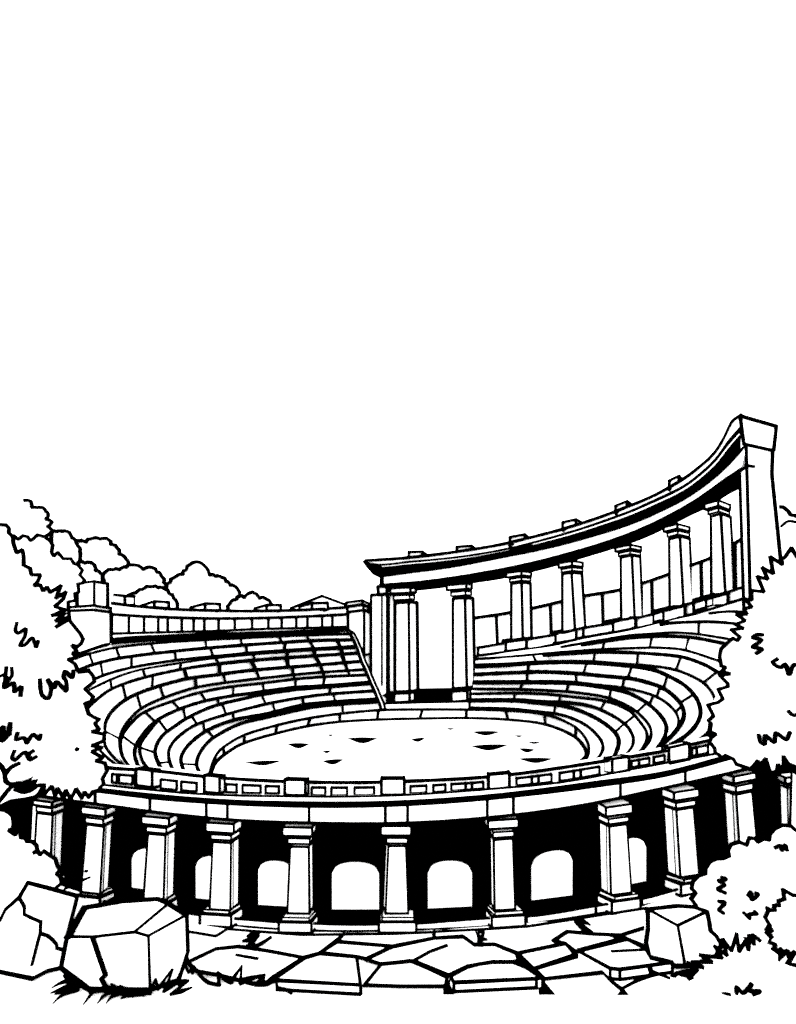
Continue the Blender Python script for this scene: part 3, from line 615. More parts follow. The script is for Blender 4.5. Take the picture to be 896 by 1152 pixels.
# ================================================================== foliage
def inside(poly, x, y):
    c = False; n = len(poly)
    for i in range(n):
        x1, y1 = poly[i]; x2, y2 = poly[i - 1]
        if (y1 > y) != (y2 > y) and x < (x2 - x1) * (y - y1) / (y2 - y1 + 1e-12) + x1: c = not c
    return c
def crown(name, parent, outline, Y0, ticks=(), w=3.0, depth=.75, tw=3.4, open_rim=None, base=None, fills=(), dark=()):
    """a plump leafy mass whose outline, leaf strokes and shadow patches are ink; faces the way it stands"""
    cx = sum(p[0] for p in outline) / len(outline); cy = sum(p[1] for p in outline) / len(outline)
    O = P(cx, cy, Y0); n = (CAM - O); n.z *= .3; n.normalize()
    U = Vector((0, 0, 1)).cross(n).normalized(); V = n.cross(U)
    def plane(x, y):
        d = Vector(((x - CX) / F, 1, (HY - y) / F)); s = n.dot(O - CAM) / n.dot(d); p = CAM + d * s - O
        return p.dot(U), p.dot(V)
    b2 = [plane(*p) for p in outline]; B = np.array(b2); B2 = np.roll(B, -1, axis=0); D = B2 - B; L2 = (D ** 2).sum(1) + 1e-12
    def dist(q):
        t = np.clip(((q - B) * D).sum(1) / L2, 0, 1); return float(np.sqrt((((B + D * t[:, None]) - q) ** 2).sum(1).min()))
    lo, hi = B.min(0), B.max(0); h = max(hi - lo) / 22
    inner = []
    r = random.Random(len(outline))
    for gx in np.arange(lo[0], hi[0], h):
        for gy in np.arange(lo[1], hi[1], h):
            q = (gx + r.uniform(-.2, .2) * h, gy + r.uniform(-.2, .2) * h)
            if inside(b2, *q):
                dd = dist(np.array(q))
                if dd > h * .35: inner.append((q, dd))
    R = max([d for _, d in inner] + [h])
    T = R * depth
    bul = lambda d: T * math.sin(math.pi / 2 * min(d / R, 1)) ** 1.5
    vv = [Vector(p) for p in b2] + [Vector(q) for q, _ in inner]
    nb = len(b2)
    ov, oe, of, a_, b_, c_ = delaunay_2d_cdt(vv, [], [list(range(nb))], 1, 1e-5)
    mb = MB()
    hh = []
    for p in ov:
        d = dist(np.array((p.x, p.y))); hh.append(0 if d < 1e-3 else bul(d))
    W = lambda p, k: O + U * p[0] + V * p[1] + n * k
    i0 = len(mb.v); mb.v += [W(p, k) for p, k in zip(ov, hh)] + [W(p, -k * .9) for p, k in zip(ov, hh)]; m_ = len(ov)
    for f in of:
        mb.f.append([i0 + k for k in f]); mb.m.append(0); mb.f.append([i0 + m_ + k for k in f][::-1]); mb.m.append(0)
    rim = [W(p, 0) for p in b2]
    if open_rim:
        nr = lambda q: min(range(nb), key=lambda i: (outline[i][0] - q[0]) ** 2 + (outline[i][1] - q[1]) ** 2)
        for a, b in open_rim: mb.tube(rim[nr(a):nr(b) + 1], w * .9)
    else: mb.tube(rim, w * .9, closed=True)
    def on(p, lift=.0):
        q = plane(*p); k = bul(dist(np.array(q))) if inside(b2, *q) else 0
        return W(q, k + lift)
    for tk in ticks:
        ww = tw
        if isinstance(tk, tuple): tk, ww = tk
        ww *= .95
        pts = []
        pts = smooth(tk, 5 * len(tk)) if len(tk) > 2 else list(tk)
        mb.tube([on(p, .01) for p in pts], ww)
    for fl_ in fills:                                    # leaf shadow laid on as black patches
        c0 = (sum(p[0] for p in fl_) / len(fl_), sum(p[1] for p in fl_) / len(fl_)); lift = .06
        for k in range(len(fl_)): mb.face([on(c0, lift), on(fl_[k - 1], lift), on(fl_[k], lift)], 1)
    return mb.build(name, parent, base=base, mats=(LEAF, INK))
def scallop(pts, step=9., amp=1.5, seed=1):
    r = random.Random(seed); q = []
    for a, b in zip(pts[:-1], pts[1:]):
        L = math.hypot(b[0] - a[0], b[1] - a[1]); n = max(1, round(L / step)); nx, ny = (b[1] - a[1]) / L, -(b[0] - a[0]) / L
        for k in range(n):
            for u in (0, .25, .5, .75):
                t = (k + u) / n; o = amp * math.sin(math.pi * u) * r.uniform(.5, 1.3)
                q.append((a[0] + (b[0] - a[0]) * t + nx * o, a[1] + (b[1] - a[1]) * t + ny * o))
    q.append(pts[-1]); return q
def trunk(parent, x, ytop, Y, w):
    mb = MB(); t = P(x, ytop, Y); r0 = w
    b = Vector((t.x, t.y, 0)); n = 8
    rings = []
    for k, f in enumerate((1.5, 1.05, .9, .75)):
        c_ = b.lerp(t, k / 3); rings.append([c_ + Vector((math.cos(2 * math.pi * j / n), math.sin(2 * math.pi * j / n), 0)) * r0 * f for j in range(n)])
    for a, c_ in zip(rings[:-1], rings[1:]):
        mb.strip(a + a[:1], c_ + c_[:1])
    for j in (0, 3, 5): mb.tube([r_[j] for r_ in rings], 2.6)
    return mb.build('trunk', parent, mats=(LEAF, INK))
def tree(name, label, cat, outline, Y, tx, ty, tr, group=None, **k):
    t = thing(name, Vector((P(tx, 0, Y).x, Y, 0)), label, cat, group)
    crown('crown', t, outline, Y, **k)
    trunk(t, tx, ty, Y + .2, tr)
    return t
# background domes behind the gallery
def dome(label, pts, Y, closing, seed, tx):
    o = scallop(pts, 8, 1.5, seed) + closing
    tree('round_tree', label, 'tree', o, Y, tx, 700, .35, 'round trees behind the gallery wall', w=3.9, depth=.7)
dome('largest rounded tree behind the middle of the gallery wall', [(186, 664), (187.5, 660.5), (195.6, 650), (206, 646), (214, 635), (222, 632), (230.7, 637), (236, 647), (249.5, 649.6), (259, 658.4), (267, 662), (269, 671)], 70, [(270, 705), (186, 705)], 1, 228)
dome('smallest round tree low behind the gallery wall, right of the largest dome', [(256.7, 684), (259, 679), (267, 674), (269, 671), (275, 672.5), (284, 666), (292, 673), (300, 674), (305, 679)], 66, [(307, 704), (255, 704)], 2, 281)
dome('low round tree peeking over the gallery wall in front of a bigger dome', [(142, 672), (152.7, 667), (160, 663), (171.4, 660), (185, 662.5), (195.6, 673), (199.8, 683)], 62, [(200, 705), (142, 705)], 3, 171)
dome('broad domed tree just right of the capped corner pier', [(115.5, 650), (118, 644), (127, 641), (134, 641), (150, 635.5), (160.7, 640.5), (171.4, 638.5), (182, 648.5), (186.5, 662)], 65, [(187, 705), (115, 705)], 4, 150)
dome('high dome tree standing above the broad one, behind the corner pier', [(85.7, 611), (90, 608.6), (97, 610), (103, 606), (122, 607), (125, 612.5), (131, 615), (134, 623.5), (142, 629), (144, 637)], 72, [(144, 700), (85, 700)], 5, 115)
dome('little bushy tree squeezed between the corner pier and the high dome', [(88.4, 632), (95, 633.5), (104.5, 634), (107.5, 642), (113, 645), (115.7, 650), (115.7, 658)], 63, [(116, 700), (86, 700)], 6, 100)
dome('narrow pale tree directly behind the spiky left trees', [(58, 599), (64, 598), (76, 598), (81, 605), (86.5, 612), (90.5, 623), (88, 634)], 68, [(90, 700), (56, 700)], 7, 72)
# left trees
t3 = scallop(Z(0, 540, 6.892, (-90, 170), (60, 150), (185, 158), (240, 165), (245, 212), (335, 215), (375, 270), (355, 305), (405, 325), (370, 360), (405, 395), (360, 435)), 6, .6, 3) + [(52, 640), (40, 690), (-20, 690)]
tree('leafy_tree', 'topmost left tree, its crown cut by the frame above the nearer trees', 'tree', t3, 27, 20, 700, .3, 'leafy trees at the left edge', w=3.6, depth=.6, open_rim=[((27, 563), (52, 603))], ticks=[])
t2 = Z(0, 540, 6.892, (60, 460), (110, 430), (140, 460), (180, 430), (215, 440), (235, 470), (260, 455), (290, 425), (345, 440), (385, 470), (410, 505), (400, 560), (415, 590), (450, 560), (490, 610), (550, 610), (575, 650), (600, 655), (640, 700), (620, 735), (655, 775), (640, 800), (605, 805), (612, 870), (580, 880), (590, 935), (530, 945), (530, 1000)) + [(82, 720), (40, 740), (10, 700)]
tree('leafy_tree', 'middle left tree leaning against the capped corner pier', 'tree', t2, 25, 45, 735, .3, 'leafy trees at the left edge', w=3.4, depth=.6)
lc = Z(0, 540, 6.892, (-260, 340), (0, 345), (50, 350), (70, 375), (70, 410), (100, 440), (105, 490), (130, 565), (175, 540), (185, 590), (185, 660), (235, 685), (245, 735), (315, 735), (290, 790), (265, 818), (315, 815))
lc += Z(0, 640, 6.892, (335, 170), (365, 140), (390, 182), (475, 128), (432, 228), (512, 178), (492, 235), (427, 292), (505, 318), (402, 362), (505, 342), (432, 405), (525, 378), (435, 452), (534, 392), (580, 450), (625, 505), (645, 545), (630, 580), (600, 605), (560, 592), (598, 640), (567, 655), (597, 690), (530, 702), (580, 735), (612, 800), (690, 790), (722, 830), (733, 875))
lc += Z(0, 760, 6.892, (730, 50), (660, 105), (722, 165), (705, 200), (660, 215), (690, 300), (720, 318), (772, 342), (738, 372), (770, 420), (715, 437), (812, 455), (800, 510), (715, 542), (792, 560), (715, 590), (800, 640), (745, 662), (815, 680), (830, 740), (795, 800), (806, 845), (775, 870))
lc += Z(0, 840, 6.892, (770, 340), (720, 352), (690, 395), (655, 355), (635, 402), (590, 330), (550, 412), (510, 340), (495, 405), (445, 325), (430, 390), (400, 310), (335, 385), (340, 295), (305, 365), (270, 390), (200, 408), (80, 425), (0, 465), (-300, 480))
lt_ = []
lt_.append(Z(0, 640, 6.892, (140, 420), (130, 480), (150, 500), (205, 465), (200, 520), (165, 590), (205, 585), (255, 535), (285, 605), (300, 560)))
lt_.append((Z(0, 640, 6.892, (0, 830), (55, 800), (62, 750), (55, 870), (105, 820), (105, 755)), 3.2))
lt_.append((Z(0, 760, 6.892, (60, 0), (45, 80), (125, 45), (125, 110), (180, 70), (172, 140)), 4))
lt_.append((Z(0, 760, 6.892, (315, 20), (330, 130), (378, 165), (400, 90), (372, 20), (425, 85), (440, 40), (515, 115), (515, 40), (495, 10), (505, -35), (560, 15), (570, -40)), 4))
lt_.append((Z(0, 760, 6.892, (0, 390), (0, 440), (40, 375), (30, 480), (75, 430), (92, 345), (85, 430)), 4.6))
lt_.append((Z(0, 760, 6.892, (150, 412), (138, 465), (200, 450), (220, 490), (265, 425), (315, 465), (325, 425)), 3.8))
lt_.append((Z(0, 760, 6.892, (125, 550), (105, 600), (130, 620), (205, 560), (240, 625), (290, 600)), 3.8))
lt_.append((Z(0, 760, 6.892, (270, 550), (230, 580), (245, 620)), 4))
lt_.append((Z(0, 760, 6.892, (590, 558), (600, 566)), 4))
for y0 in (860, 700):
    for k in range(2): lt_.append(([(-20 - 12 * k, y0), (-16 - 12 * k, y0 + 8), (-12 - 12 * k, y0 - 1)], 3.4))
ltree = thing('leafy_tree', Vector((P(10, 0, 19).x, 19, 0)), 'biggest foreground tree at the left edge, white foliage with spiky black outline', 'tree', 'leafy trees at the left edge')
crown('crown', ltree, lc, 19, ticks=lt_, w=4.0, depth=.5,
      fills=[Z(0, 840, 6.892, (115, 290), (130, 240), (180, 245), (230, 230), (275, 205), (245, 245), (305, 240), (275, 300), (200, 325), (140, 325))])
mb = MB()
brs = [Z(0, 840, 6.892, (-120, 60), (0, 140), (40, 210), (40, 255), (60, 285), (120, 290)), Z(0, 840, 6.892, (45, 210), (80, 165), (145, 132)),
       Z(0, 840, 6.892, (-60, 470), (0, 415), (80, 320), (125, 300)), Z(0, 840, 6.892, (120, 330), (190, 352), (250, 335), (300, 300), (335, 300))]
for b_ in brs: mb.tube([P(x, y, 17.0) for x, y in smooth(b_, 14)], [4.4, 4.6, 4.0])
tag(mb.build('branch', ltree, mats=(LEAF, INK)), 'bare forked black branch')
trunk(ltree, -24, 890, 19.4, .3)
# lower left bush
bl = Z(0, 840, 6.892, (-300, 470), (0, 490), (35, 492), (75, 515), (100, 540), (105, 600), (102, 640), (70, 648), (118, 685), (140, 640), (158, 655), (165, 705), (200, 712), (210, 735), (250, 735), (285, 765), (290, 800), (262, 822), (300, 815), (312, 838), (340, 808), (390, 845), (430, 870), (445, 920), (465, 960), (440, 985), (470, 1010), (480, 1060), (430, 1100)) + [(55, 1040), (20, 1060), (-45, 1060)]
o = crown('bush', None, bl, 20.2, w=3.8, depth=.6, base=(P(10, 0, 20.2).x, 20.2, 0), ticks=[[(-14, 960), (-10, 966), (-7, 958), (-2, 964)]])
tag(o, 'leafy white bush at the left edge between the big tree and the cracked rock', 'bush', 'bushes at the picture edges')
# far tree behind the end pier
o = scallop([(872, 572), (878, 570), (884, 572), (890, 579), (897, 581), (915, 584)], 9, .8, 4) + [(925, 660), (866, 660)]
tree('round_tree', 'pale tree half hidden behind the right end pier', 'tree', o, 60, 890, 700, .3, w=4, ticks=[(Z(600, 440, 3.027, (845, 462), (870, 445), (896, 448)), 2.8)])
# right tree
rc = Z(786, 600, 8.145, (1150, 330), (1000, 150), (950, 260), (905, 215), (855, 130), (790, 225), (765, 235), (772, 285), (660, 212), (688, 368), (585, 312), (636, 420), (540, 392), (602, 535), (490, 520), (492, 610), (430, 600), (487, 675), (415, 690), (445, 738), (348, 745), (427, 800), (335, 835), (412, 870), (310, 880))
rc += Z(760, 660, 8.145, (510, 395), (592, 465), (572, 492), (530, 470), (420, 570), (405, 640), (422, 730), (462, 740), (425, 775), (500, 800), (405, 812), (445, 855), (480, 890))
rc += Z(710, 760, 8.145, (890, 100), (800, 125), (842, 215), (800, 245), (705, 270), (757, 370), (710, 415), (735, 440), (725, 515), (780, 540), (735, 570))
rc += Z(766, 780, 6.892, (225, 380), (262, 425), (268, 462), (300, 480), (322, 505), (350, 485), (410, 512), (432, 552), (520, 580), (540, 592), (602, 525), (605, 575), (662, 508), (690, 602), (712, 622), (750, 602), (757, 555), (800, 612), (800, 490), (850, 570), (896, 612), (940, 560), (1000, 640), (1150, 600))
rt = [Z(760, 660, 8.145, (800, 440), (760, 435), (712, 465), (790, 492), (710, 552), (795, 570), (740, 610)),
      Z(640, 640, 3.5, (820, 350), (800, 365), (832, 385), (850, 372), (865, 412), (882, 375), (915, 385)),
      Z(640, 640, 3.5, (862, 552), (880, 568), (905, 562), (915, 545)),
      Z(766, 780, 6.892, (605, 305), (620, 365), (652, 385), (655, 310), (725, 370), (735, 290), (812, 345), (840, 285))]
rtree = tree('leafy_tree', 'large foreground tree at the right edge, white foliage with spiky black outline', 'tree', rc, 20.5, 900, 860, .3, w=3.9, depth=.5,
             ticks=rt, tw=4, fills=[Z(766, 780, 6.892, (790, 490), (840, 530), (920, 560), (960, 600), (900, 640), (850, 600), (815, 560))])
# right bushes
b1 = Z(640, 840, 3.5, (1000, 360), (940, 330), (896, 330), (875, 312), (840, 310), (810, 325), (793, 345), (790, 368), (768, 364), (745, 376), (735, 362), (712, 360), (702, 388), (672, 376), (640, 386), (628, 408), (632, 430), (608, 442), (580, 442), (555, 455), (540, 480), (540, 500), (510, 510), (490, 532), (484, 560), (500, 575), (482, 600), (502, 625), (490, 640)) + [(790, 1050), (800, 1056), (880, 1058), (930, 1050)]
bt = [Z(640, 840, 3.5, (605, 505), (622, 508), (592, 520), (616, 530), (588, 550), (618, 558)), Z(640, 840, 3.5, (595, 590), (618, 590), (594, 622), (612, 630)),
      Z(640, 840, 3.5, (812, 396), (835, 385), (838, 402), (852, 380), (858, 400)), Z(640, 840, 3.5, (705, 560), (718, 545), (720, 572), (745, 552), (735, 548)),
      Z(640, 840, 3.5, (690, 625), (712, 650), (712, 632), (738, 628), (732, 618)), (Z(640, 840, 3.5, (776, 602), (782, 606)), 4.2)]
def bush(label, o, Y, x, **k):
    tag(crown('bush', None, o, Y, base=(P(x, 0, Y).x, Y, 0), **k), label, 'bush', 'bushes at the picture edges')
bush('tall scalloped white bush in front of the right arcade columns', b1, 20.4, 850, ticks=bt, w=4, depth=.6, tw=3.6)
b3 = Z(720, 1000, 5.091, (1100, 60), (1000, 20), (950, 45), (880, 38), (820, 5), (830, 60), (795, 70), (800, 95), (768, 98), (775, 122), (738, 125), (718, 165), (745, 210), (725, 238), (760, 235), (720, 262), (758, 270), (730, 300), (780, 322), (745, 378), (815, 348), (795, 405), (850, 355), (855, 395), (890, 360), (845, 435), (905, 440), (960, 470), (1100, 480)) + [(925, 1100)]
bush('spiky white bush at the right edge, lowest beside the tall scalloped bush', b3, 18.7, 900, w=4, depth=.55, ticks=[])
b2 = Z(720, 1000, 5.091, (70, 605), (60, 590), (105, 578), (130, 545), (175, 540), (180, 510), (215, 485), (310, 465), (235, 490), (300, 505), (280, 515), (330, 465), (275, 425), (365, 452), (300, 420), (415, 420), (345, 380), (470, 395), (430, 330), (500, 380), (478, 290), (525, 355), (555, 258), (570, 360), (612, 295), (622, 350), (628, 268), (655, 318), (650, 265), (690, 298), (692, 236), (740, 285), (720, 330), (790, 380), (790, 420), (850, 440), (880, 470), (960, 500)) + [(925, 1120), (880, 1124), (800, 1124), (740, 1123)]
nb2 = 37
bush('ragged grassy bush at the bottom right in front of the cut block', b2, 17.3, 820, w=4, depth=.4, open_rim=[((733, 1117), (860, 1060))], tw=3.6,
     ticks=[(Z(720, 1000, 5.091, (462, 604), (490, 598), (520, 604)), 3.2), (Z(720, 1000, 5.091, (555, 590), (558, 550), (592, 590), (640, 528), (628, 575), (690, 578), (650, 602)), 4)])

# ================================================================== rocks
def rock(name, label, outline, Y, inner, strokes, back, w=4.0, extra=(), cat='rock', grp='fallen stone blocks'):
    """outline px with a depth per vertex; facets listed by index; closed behind by a shrunken copy"""
    pts = [P(x, y, min(Y + d, F * (EYE - .07) / max(1, y - HY))) for x, y, d in outline + inner]
    c0 = sum((p for p in pts[:len(outline)]), Vector()) / len(outline)
    n = len(outline); mb = MB()
    for f in strokes['faces']: mb.face([pts[k] for k in f])
    bk = [p + (c0 - p) * .25 + Vector((0, back, -.5 * back)) for p in pts[:n]]
    for k in range(n): mb.face([pts[k - 1], pts[k], bk[k], bk[k - 1]])
    mb.face(bk); mb.tube(pts[:n], strokes.get('w', w), closed=True)
    for e in strokes['edges']:
        mb.tube([pts[k] for k in e[0]], e[1])
    for l, ww in extra: mb.tube([P(x, y, Y + d) for x, y, d in l], ww)
    lowest = min(p.z for p in pts)
    o = mb.build(name, base=(c0.x, Y, 0)); return tag(o, label, cat, grp)
# broken boulder
O_ = [(94.3, 1021.4, .9), (137, 1014, 1.2), (177, 1011.4, 1.3), (187, 1015, 1.2), (210, 1030, 1.0), (211.6, 1071, .9), (201.4, 1103, .5), (168.6, 1114, .1), (120, 1114, .1), (100, 1113, .2), (68.6, 1089, .7), (75.7, 1054, .7)]
I_ = [(104.5, 1054, .12), (151.4, 1048.6, .05), (167, 1053, 0.), (187, 1019, 1.1), (207, 1031, .85)]
rock('boulder', 'large faceted white boulder in the foreground grass, left of the paving', O_, 16.95, I_,
     {'faces': [(11, 12, 9, 10), (12, 13, 14, 7, 8, 9), (14, 16, 5, 6, 7), (0, 1, 2, 15, 13, 12, 11), (13, 15, 3, 4, 16, 14), (4, 5, 16), (2, 3, 15)],
      'edges': [((11, 12), 2.8), ((12, 13), 3), ((13, 14), 2.6), ((13, 15), 3), ((14, 16), 2.6), ((14, 7), 2.8)], 'w': 4.3}, 1.1,
     extra=[([(104.5, 1055, .05), (112, 1077, .05), (119, 1097, .05), (114, 1101, .05), (120, 1112, .02)], 4.4), ([(94.3, 1022, .85), (84, 1040, .75), (76, 1054, .65)], 7)])
O_ = [(-20, 1046, .9), (0, 1035.7, .8), (5.7, 1024, .7), (21.4, 1010, .5), (31.4, 993, .6), (60, 1000.5, .8), (87, 1008, 1.), (83, 1024, .95), (75, 1055, .8), (70, 1089, .5), (53, 1093, .3), (37, 1101.4, .1), (8.6, 1095.7, 0), (0, 1093.7, 0), (-20, 1092, .1)]
I_ = [(40, 1040, .0)]
nO = len(O_)
rock('boulder', 'cracked white rock at the left edge behind the large boulder', O_, 17.6, I_,
     {'faces': [(k, (k + 1) % nO, nO) for k in range(nO)], 'edges': [], 'w': 3.8}, 1.2,
     extra=[([(21.4, 1010, .4), (27, 1020, .3), (27, 1028.6, .1), (36, 1033, .0), (45.7, 1037, -.02), (45, 1050, .0), (40, 1069, .0), (35.7, 1085.7, .02)], 3.0),
            ([(45, 1050, .0), (54, 1053, .05), (60, 1058, .12), (64, 1063, .2), (64, 1067, .22), (70, 1068.6, .33)], 3.0)])
O_ = [(729.4, 1023, .6), (763, 1019.4, .9), (780, 1020.6, .9), (795.7, 1025.7, .7), (798, 1036, .6), (799.6, 1047, .5), (806, 1053, .5), (812, 1063, .4), (806, 1076, .3), (785, 1084, .1), (771.4, 1087, 0), (760, 1087, 0), (755.7, 1083, .05), (731.4, 1077, .4), (727.4, 1060, .5), (729.6, 1045, .6)]
I_ = [(763, 1041.4, 0)]
rock('stone_block', 'squarish cut white block on the paving beside the right bushes', O_, 18.4, I_,
     {'faces': [(0, 1, 2, 3, 16), (3, 4, 5, 6, 7, 8, 9, 10, 16), (10, 11, 12, 13, 14, 15, 0, 16)], 'edges': [((0, 16), 2.8), ((16, 3), 2.8), ((16, 10), 2.8)], 'w': 4.0}, 1.0, cat='stone block')

# ================================================================== paving
def slab(label, poly, zt=.06, w=3.4, cracks=(), gaps=(), sides=False, dark=()):
    top = [onz(x, y, zt) for x, y in poly]; c0 = sum(top, Vector()) / len(top); mb = MB()
    bot = [Vector((p.x + (p.x - c0.x) * .0, p.y, .003)) for p in top]
    tri = delaunay_2d_cdt([Vector((p.x, p.y)) for p in top], [], [list(range(len(top)))], 1, 1e-5)
    for f in tri[2]: mb.face([(tri[0][k].x, tri[0][k].y, zt) for k in f])
    for k in range(len(top)): mb.face([top[k - 1], top[k], bot[k], bot[k - 1]])
    mb.face(bot[::-1]); mb.tube(top, w, closed=True)
    if sides:
        fr = sides
        mb.tube([bot[k] for k in fr], w * .9)
        for k in fr: mb.tube([top[k], bot[k]], w * .9)
    for cr in cracks: mb.tube([onz(x, y, zt + .004) for x, y in cr], 3)
    for g in gaps: mb.face([onz(x, y, zt + .012) for x, y in g], 1)
    for g in dark: mb.face([onz(x, y, .006) for x, y in g], 1)
    o = mb.build('paving_slab', base=(c0.x, c0.y, 0)); return tag(o, label, 'paving slab', 'irregular paving slabs in front of the arcade')
slab('pointed white slab with grassy lower edge and one short crack, right of the boulder', [(211.4, 1083), (243, 1068), (268.6, 1065.4), (300, 1070), (341.4, 1077.7), (322, 1090), (305.7, 1100), (300, 1106), (285, 1107), (246, 1097), (222, 1093)], .1, 3.6, cracks=[[(266, 1074.5), (290, 1078.8)]])
slab('thick white slab with exposed front edge, leftmost along the bottom of the paving', [(310, 1101), (343, 1078.6), (360, 1073.4), (401.4, 1077), (405.7, 1108.6), (311.4, 1103.4)], .3, 3.4, sides=(4, 5),
     dark=[(402, 1110, ), (409, 1110), (411, 1119.5), (402, 1119.5)] and [[(402, 1109), (408, 1109), (408.5, 1119.5), (402, 1119.5)]])
slab('small four-sided slab just above the two thick bottom slabs', [(360, 1072.4), (380, 1060), (441.4, 1065), (412, 1079), (401.4, 1076.4)], .05)
slab('wide shallow slab at the bottom centre, below a cracked slab', [(410, 1108.6), (428.6, 1085.7), (461.4, 1081.4), (482, 1090), (503, 1100), (501.4, 1110), (450, 1110)], .04, 3.2)
slab('cracked many-sided slab in the middle of the paving', [(412, 1080), (441, 1066), (488.6, 1056), (521.4, 1054.3), (534, 1063.4), (557, 1063), (581, 1073), (584, 1081.4), (577, 1082.4), (554, 1082.4), (525.7, 1087.6), (505, 1097.4), (465.7, 1081.4), (428.6, 1085)], .06, cracks=[[(465.7, 1081), (484, 1071), (503, 1064)]],
     gaps=[[(580, 1072), (584, 1074), (598, 1090), (604, 1098), (584, 1083)]])
slab('round-backed thick slab with exposed front edge, bottom centre right', [(507, 1098.6), (525.7, 1088.6), (540, 1085), (554, 1083), (577, 1083), (592, 1089), (608.6, 1100), (604, 1101.4), (511, 1105.7)], .3, 3.6, sides=(7, 8),
     dark=[[(498.6, 1110), (507, 1100), (512, 1119.4), (498.6, 1119.4)], [(606, 1101), (611, 1101.5), (626, 1119.6), (606, 1119.6)]])
slab('small tilted square slab right of the cracked slab', [(583, 1073), (637, 1062), (647, 1074.3), (601, 1090)], .06)
slab('pale wedge slab below the small square one', [(602, 1090.5), (655.7, 1075), (687, 1090), (680, 1094), (613, 1101.4)], .05)
slab('slim pointed slab beside the tuft near the right columns', [(623, 1058.6), (638.6, 1048.6), (668.6, 1051.4), (686, 1052), (699, 1056.6), (651, 1069), (653, 1071.4), (647, 1074), (637, 1062)], .05,
     gaps=[[(636, 1062), (640, 1061.5), (652, 1071), (652, 1075), (645, 1075)]])
slab('raised slab with one straight crack under the cut block', [(651.4, 1070.5), (705.7, 1057.4), (727, 1068), (733, 1079), (757, 1083), (698, 1091), (687, 1090)], .34, 3.4, cracks=[[(688.5, 1070.5), (727, 1068.6)]], sides=(4, 5, 6),
     dark=[[(701, 1110), (708.6, 1120), (694, 1120)]])
slab('narrow triangular slab half under the cut block', [(698, 1053), (728, 1043.6), (731, 1067), (707, 1057)], .05)
slab('broad plain slab before the left columns, behind the pointed one', [(200, 1047), (213, 1048.5), (243, 1053.5), (256, 1045.5), (300, 1049), (340, 1052), (386, 1051.6), (359, 1072.4), (341, 1077), (300, 1069.4), (268.6, 1064.6), (243, 1067.4), (212, 1082)], .03, 2.8)
slab('plain slab before the central columns, above the small four-sided one', [(386.6, 1051.4), (440, 1051), (488, 1049), (488.6, 1055.6), (441, 1064.6), (380, 1059.6)], .03, 3)
slab('broad plain slab before the right columns', [(489, 1048.6), (550, 1045.5), (594, 1042.6), (683, 1028.8), (728, 1022), (728, 1042.6), (698, 1052), (668, 1050.6), (638.4, 1048), (622, 1058.6), (636, 1061.4), (583, 1072.4), (557, 1062.4), (534, 1062.6), (521, 1053.6), (489, 1055.4)], .03, 2.8)

# ================================================================== grass tufts
def tuft(label, blades, Y, base):
    mb = MB()
    g = lambda x, y: P(x, y, min(Y, F * (EYE - .06) / (y - HY)))
    for b, w in blades: mb.tube([g(x, y) for x, y in smooth(b, 7)], [max(q * .88, 1.2) for q in w] if isinstance(w, list) else w * .9, jit=.02)
    o = mb.build('grass_tuft', base=(P(base, 0, Y).x, Y, 0), mats=(LEAF, INK)); return tag(o, label, 'grass', 'black grass tufts')
T_ = lambda *p: Z(40, 1060, 4.073, *p)
tuft('black grass tuft between the cracked rock and the boulder', [(T_((165, 175), (110, 190), (75, 210)), [6, 4, .8]), (T_((185, 190), (120, 215), (68, 235)), [7, 5, .8]), (T_((195, 215), (130, 230), (88, 240)), [5, 4, .8]), (T_((190, 220), (120, 245), (80, 282)), [5, 3.5, .8]),
      (T_((130, 150), (170, 190)), [3, 8]), (T_((170, 180), (210, 200), (245, 222)), [6, 4, 3])], 17.1, 70)
tuft('long black grass under the front edge of the boulder', [(T_((330, 215), (270, 225), (220, 285)), [6, 4, .8]), (T_((380, 225), (320, 240), (285, 280)), [6, 4, .8]), (T_((410, 230), (350, 250), (325, 280)), [6, 4, .8]), (T_((250, 228), (340, 215), (440, 235), (520, 232)), [4, 7, 8, 4]),
      (T_((345, 190), (375, 215), (410, 232)), [1, 5, 6]), (T_((385, 198), (420, 225), (450, 240)), [1, 5, 6]), (T_((430, 225), (470, 225), (500, 245)), [5, 6, 3]), (T_((390, 260), (430, 240), (470, 230)), [1, 5, 5]), (T_((450, 245), (470, 228)), [2, 5])], 16.95, 130)
tuft('black grass tuft at the right foot of the boulder', [(T_((525, 235), (550, 170)), [5, 2.5]), (T_((550, 170), (562, 215)), [3, 3]), (T_((562, 215), (625, 125)), [4, 2]), (T_((630, 125), (590, 225)), [2, 4.5]), (T_((590, 225), (650, 185), (690, 175)), [4, 5, 3]), (T_((700, 178), (620, 240)), [3, 3.5]), (T_((620, 242), (670, 225), (718, 208)), [2, 5, 1]), (T_((655, 165), (665, 200)), [5, 5])], 17.0, 195)
T_ = lambda *p: Z(200, 1030, 6.4, *p)
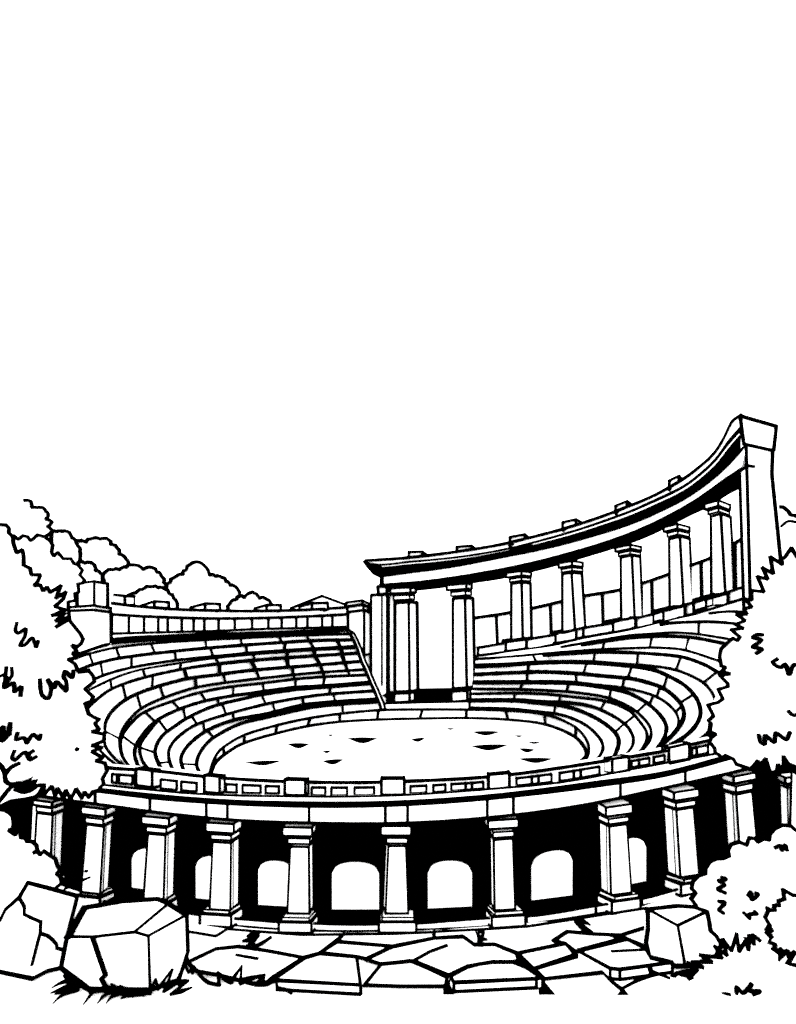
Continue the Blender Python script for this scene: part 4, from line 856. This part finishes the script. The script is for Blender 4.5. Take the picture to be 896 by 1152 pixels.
tuft('jagged black grass along the lower edge of the pointed slab', [(T_((50, 355), (80, 410)), [3, 3]), (T_((80, 410), (92, 395), (110, 415), (115, 370)), 3.2), (T_((115, 370), (160, 430), (215, 480), (300, 500)), [3, 3.5, 4, 3.6]), (T_((300, 500), (288, 410)), [4, 3]), (T_((288, 410), (340, 455), (385, 475)), [3, 5, 6]),
      (T_((385, 475), (462, 362)), [6, 2]), (T_((462, 362), (450, 485)), [2, 4]), (T_((450, 480), (500, 460), (625, 430)), [7, 5, 3]), (T_((625, 430), (615, 490)), [3, 3]), (T_((605, 450), (555, 500)), [3, 3]), (T_((555, 500), (640, 498), (690, 470), (740, 480)), [3.5, 3.5, 4, 3]), (T_((160, 412), (285, 430)), [3, 3]), (T_((740, 478), (710, 515), (780, 535), (820, 560)), [3, 3.4, 3.4, 3])], 17.6, 250)
tuft('scribbled black tuft on the broad slab before the third column from the left', [(T_((490, 225), (545, 195)), [2, 5]), (T_((555, 190), (470, 185)), [3, 3.2]), (T_((470, 185), (570, 150), (590, 125)), [3, 5, 2]), (T_((500, 150), (540, 130), (585, 128)), [2, 5, 3]), (T_((545, 190), (585, 145)), [5, 3]), (T_((540, 230), (600, 205), (672, 158)), [4.5, 4, 3.4])], 19.6, 275)
tuft('small black tuft on the paving right of the central column', [(Z(440, 900, 3.5, (332, 514), (350, 545), (352, 572)), [1, 5, 7]), (Z(440, 900, 3.5, (345, 520), (368, 522)), [3, 3]), (Z(440, 900, 3.5, (355, 545), (380, 550)), [6, 2]), (Z(440, 900, 3.5, (360, 540), (368, 522)), [5, 2])], 19.9, 540)
tuft('small black leaf tuft lying before the right columns', [(Z(640, 1020, 6.4, (45, 105), (100, 105), (155, 132)), [3, 5.5, 2]), (Z(640, 1020, 6.4, (45, 110), (90, 150), (135, 185)), [3, 5, 6]), (Z(640, 1020, 6.4, (110, 140), (170, 185)), [3, 3]), (Z(640, 1020, 6.4, (70, 110), (120, 160)), [4, 3])], 19.9, 655)
T_ = lambda *p: Z(640, 1020, 6.4, *p)
tuft('thin black grass stems between the raised slab and the ragged bush', [(T_((395, 585), (500, 530), (600, 490)), [3, 3.6, 5]), (T_((590, 455), (600, 495)), [6, 5]), (T_((590, 465), (650, 485), (725, 515)), [5, 3.4, 3]), (T_((250, 480), (310, 540), (375, 590)), [3, 4, 5])], 17.1, 720)
tuft('tiny black grass specks at the foot of the second arcade column', [(Z(0, 900, 3.5, (330, 315), (355, 305)), [3, 2]), (Z(0, 900, 3.5, (337, 280), (343, 281)), [3, 3]), (Z(0, 900, 3.5, (255, 350), (300, 335)), [2.4, 2.4]), (Z(0, 900, 3.5, (290, 352), (312, 338)), [2, 2])], 19.4, 95)

# ================================================================== light, sky, camera
sc = bpy.context.scene
w = bpy.data.worlds.new('World'); sc.world = w; w.use_nodes = True
nt = w.node_tree; bg = nt.nodes['Background']
bg.inputs['Color'].default_value = (1, 1, 1, 1); bg.inputs['Strength'].default_value = 1.0      # even white overcast
sun = bpy.data.lights.new('sun', 'SUN'); sun.energy = .6; sun.angle = math.radians(25); sun.color = (1, .99, .97)
so = bpy.data.objects.new('sun', sun); C.objects.link(so); so.rotation_euler = (math.radians(64), 0, math.radians(-8))
cam = bpy.data.cameras.new('camera'); co_ = bpy.data.objects.new('camera', cam); C.objects.link(co_)
cam.sensor_fit = 'HORIZONTAL'; cam.sensor_width = 36; cam.lens = 36 * F / 896; cam.shift_y = (HY - 576) / 896
cam.clip_start = .1; cam.clip_end = 6000
co_.location = CAM; co_.rotation_euler = (math.pi / 2, 0, 0); sc.camera = co_
sc.render.resolution_x, sc.render.resolution_y = 796, 1024
sc.view_settings.view_transform = 'Standard'; sc.view_settings.look = 'None'; sc.view_settings.gamma = 1
sc.view_settings.exposure = 2.2
sc.cycles.max_bounces = 10; sc.cycles.diffuse_bounces = 8
sc.cycles.use_denoising = False
sc.cycles.filter_width = 1.6
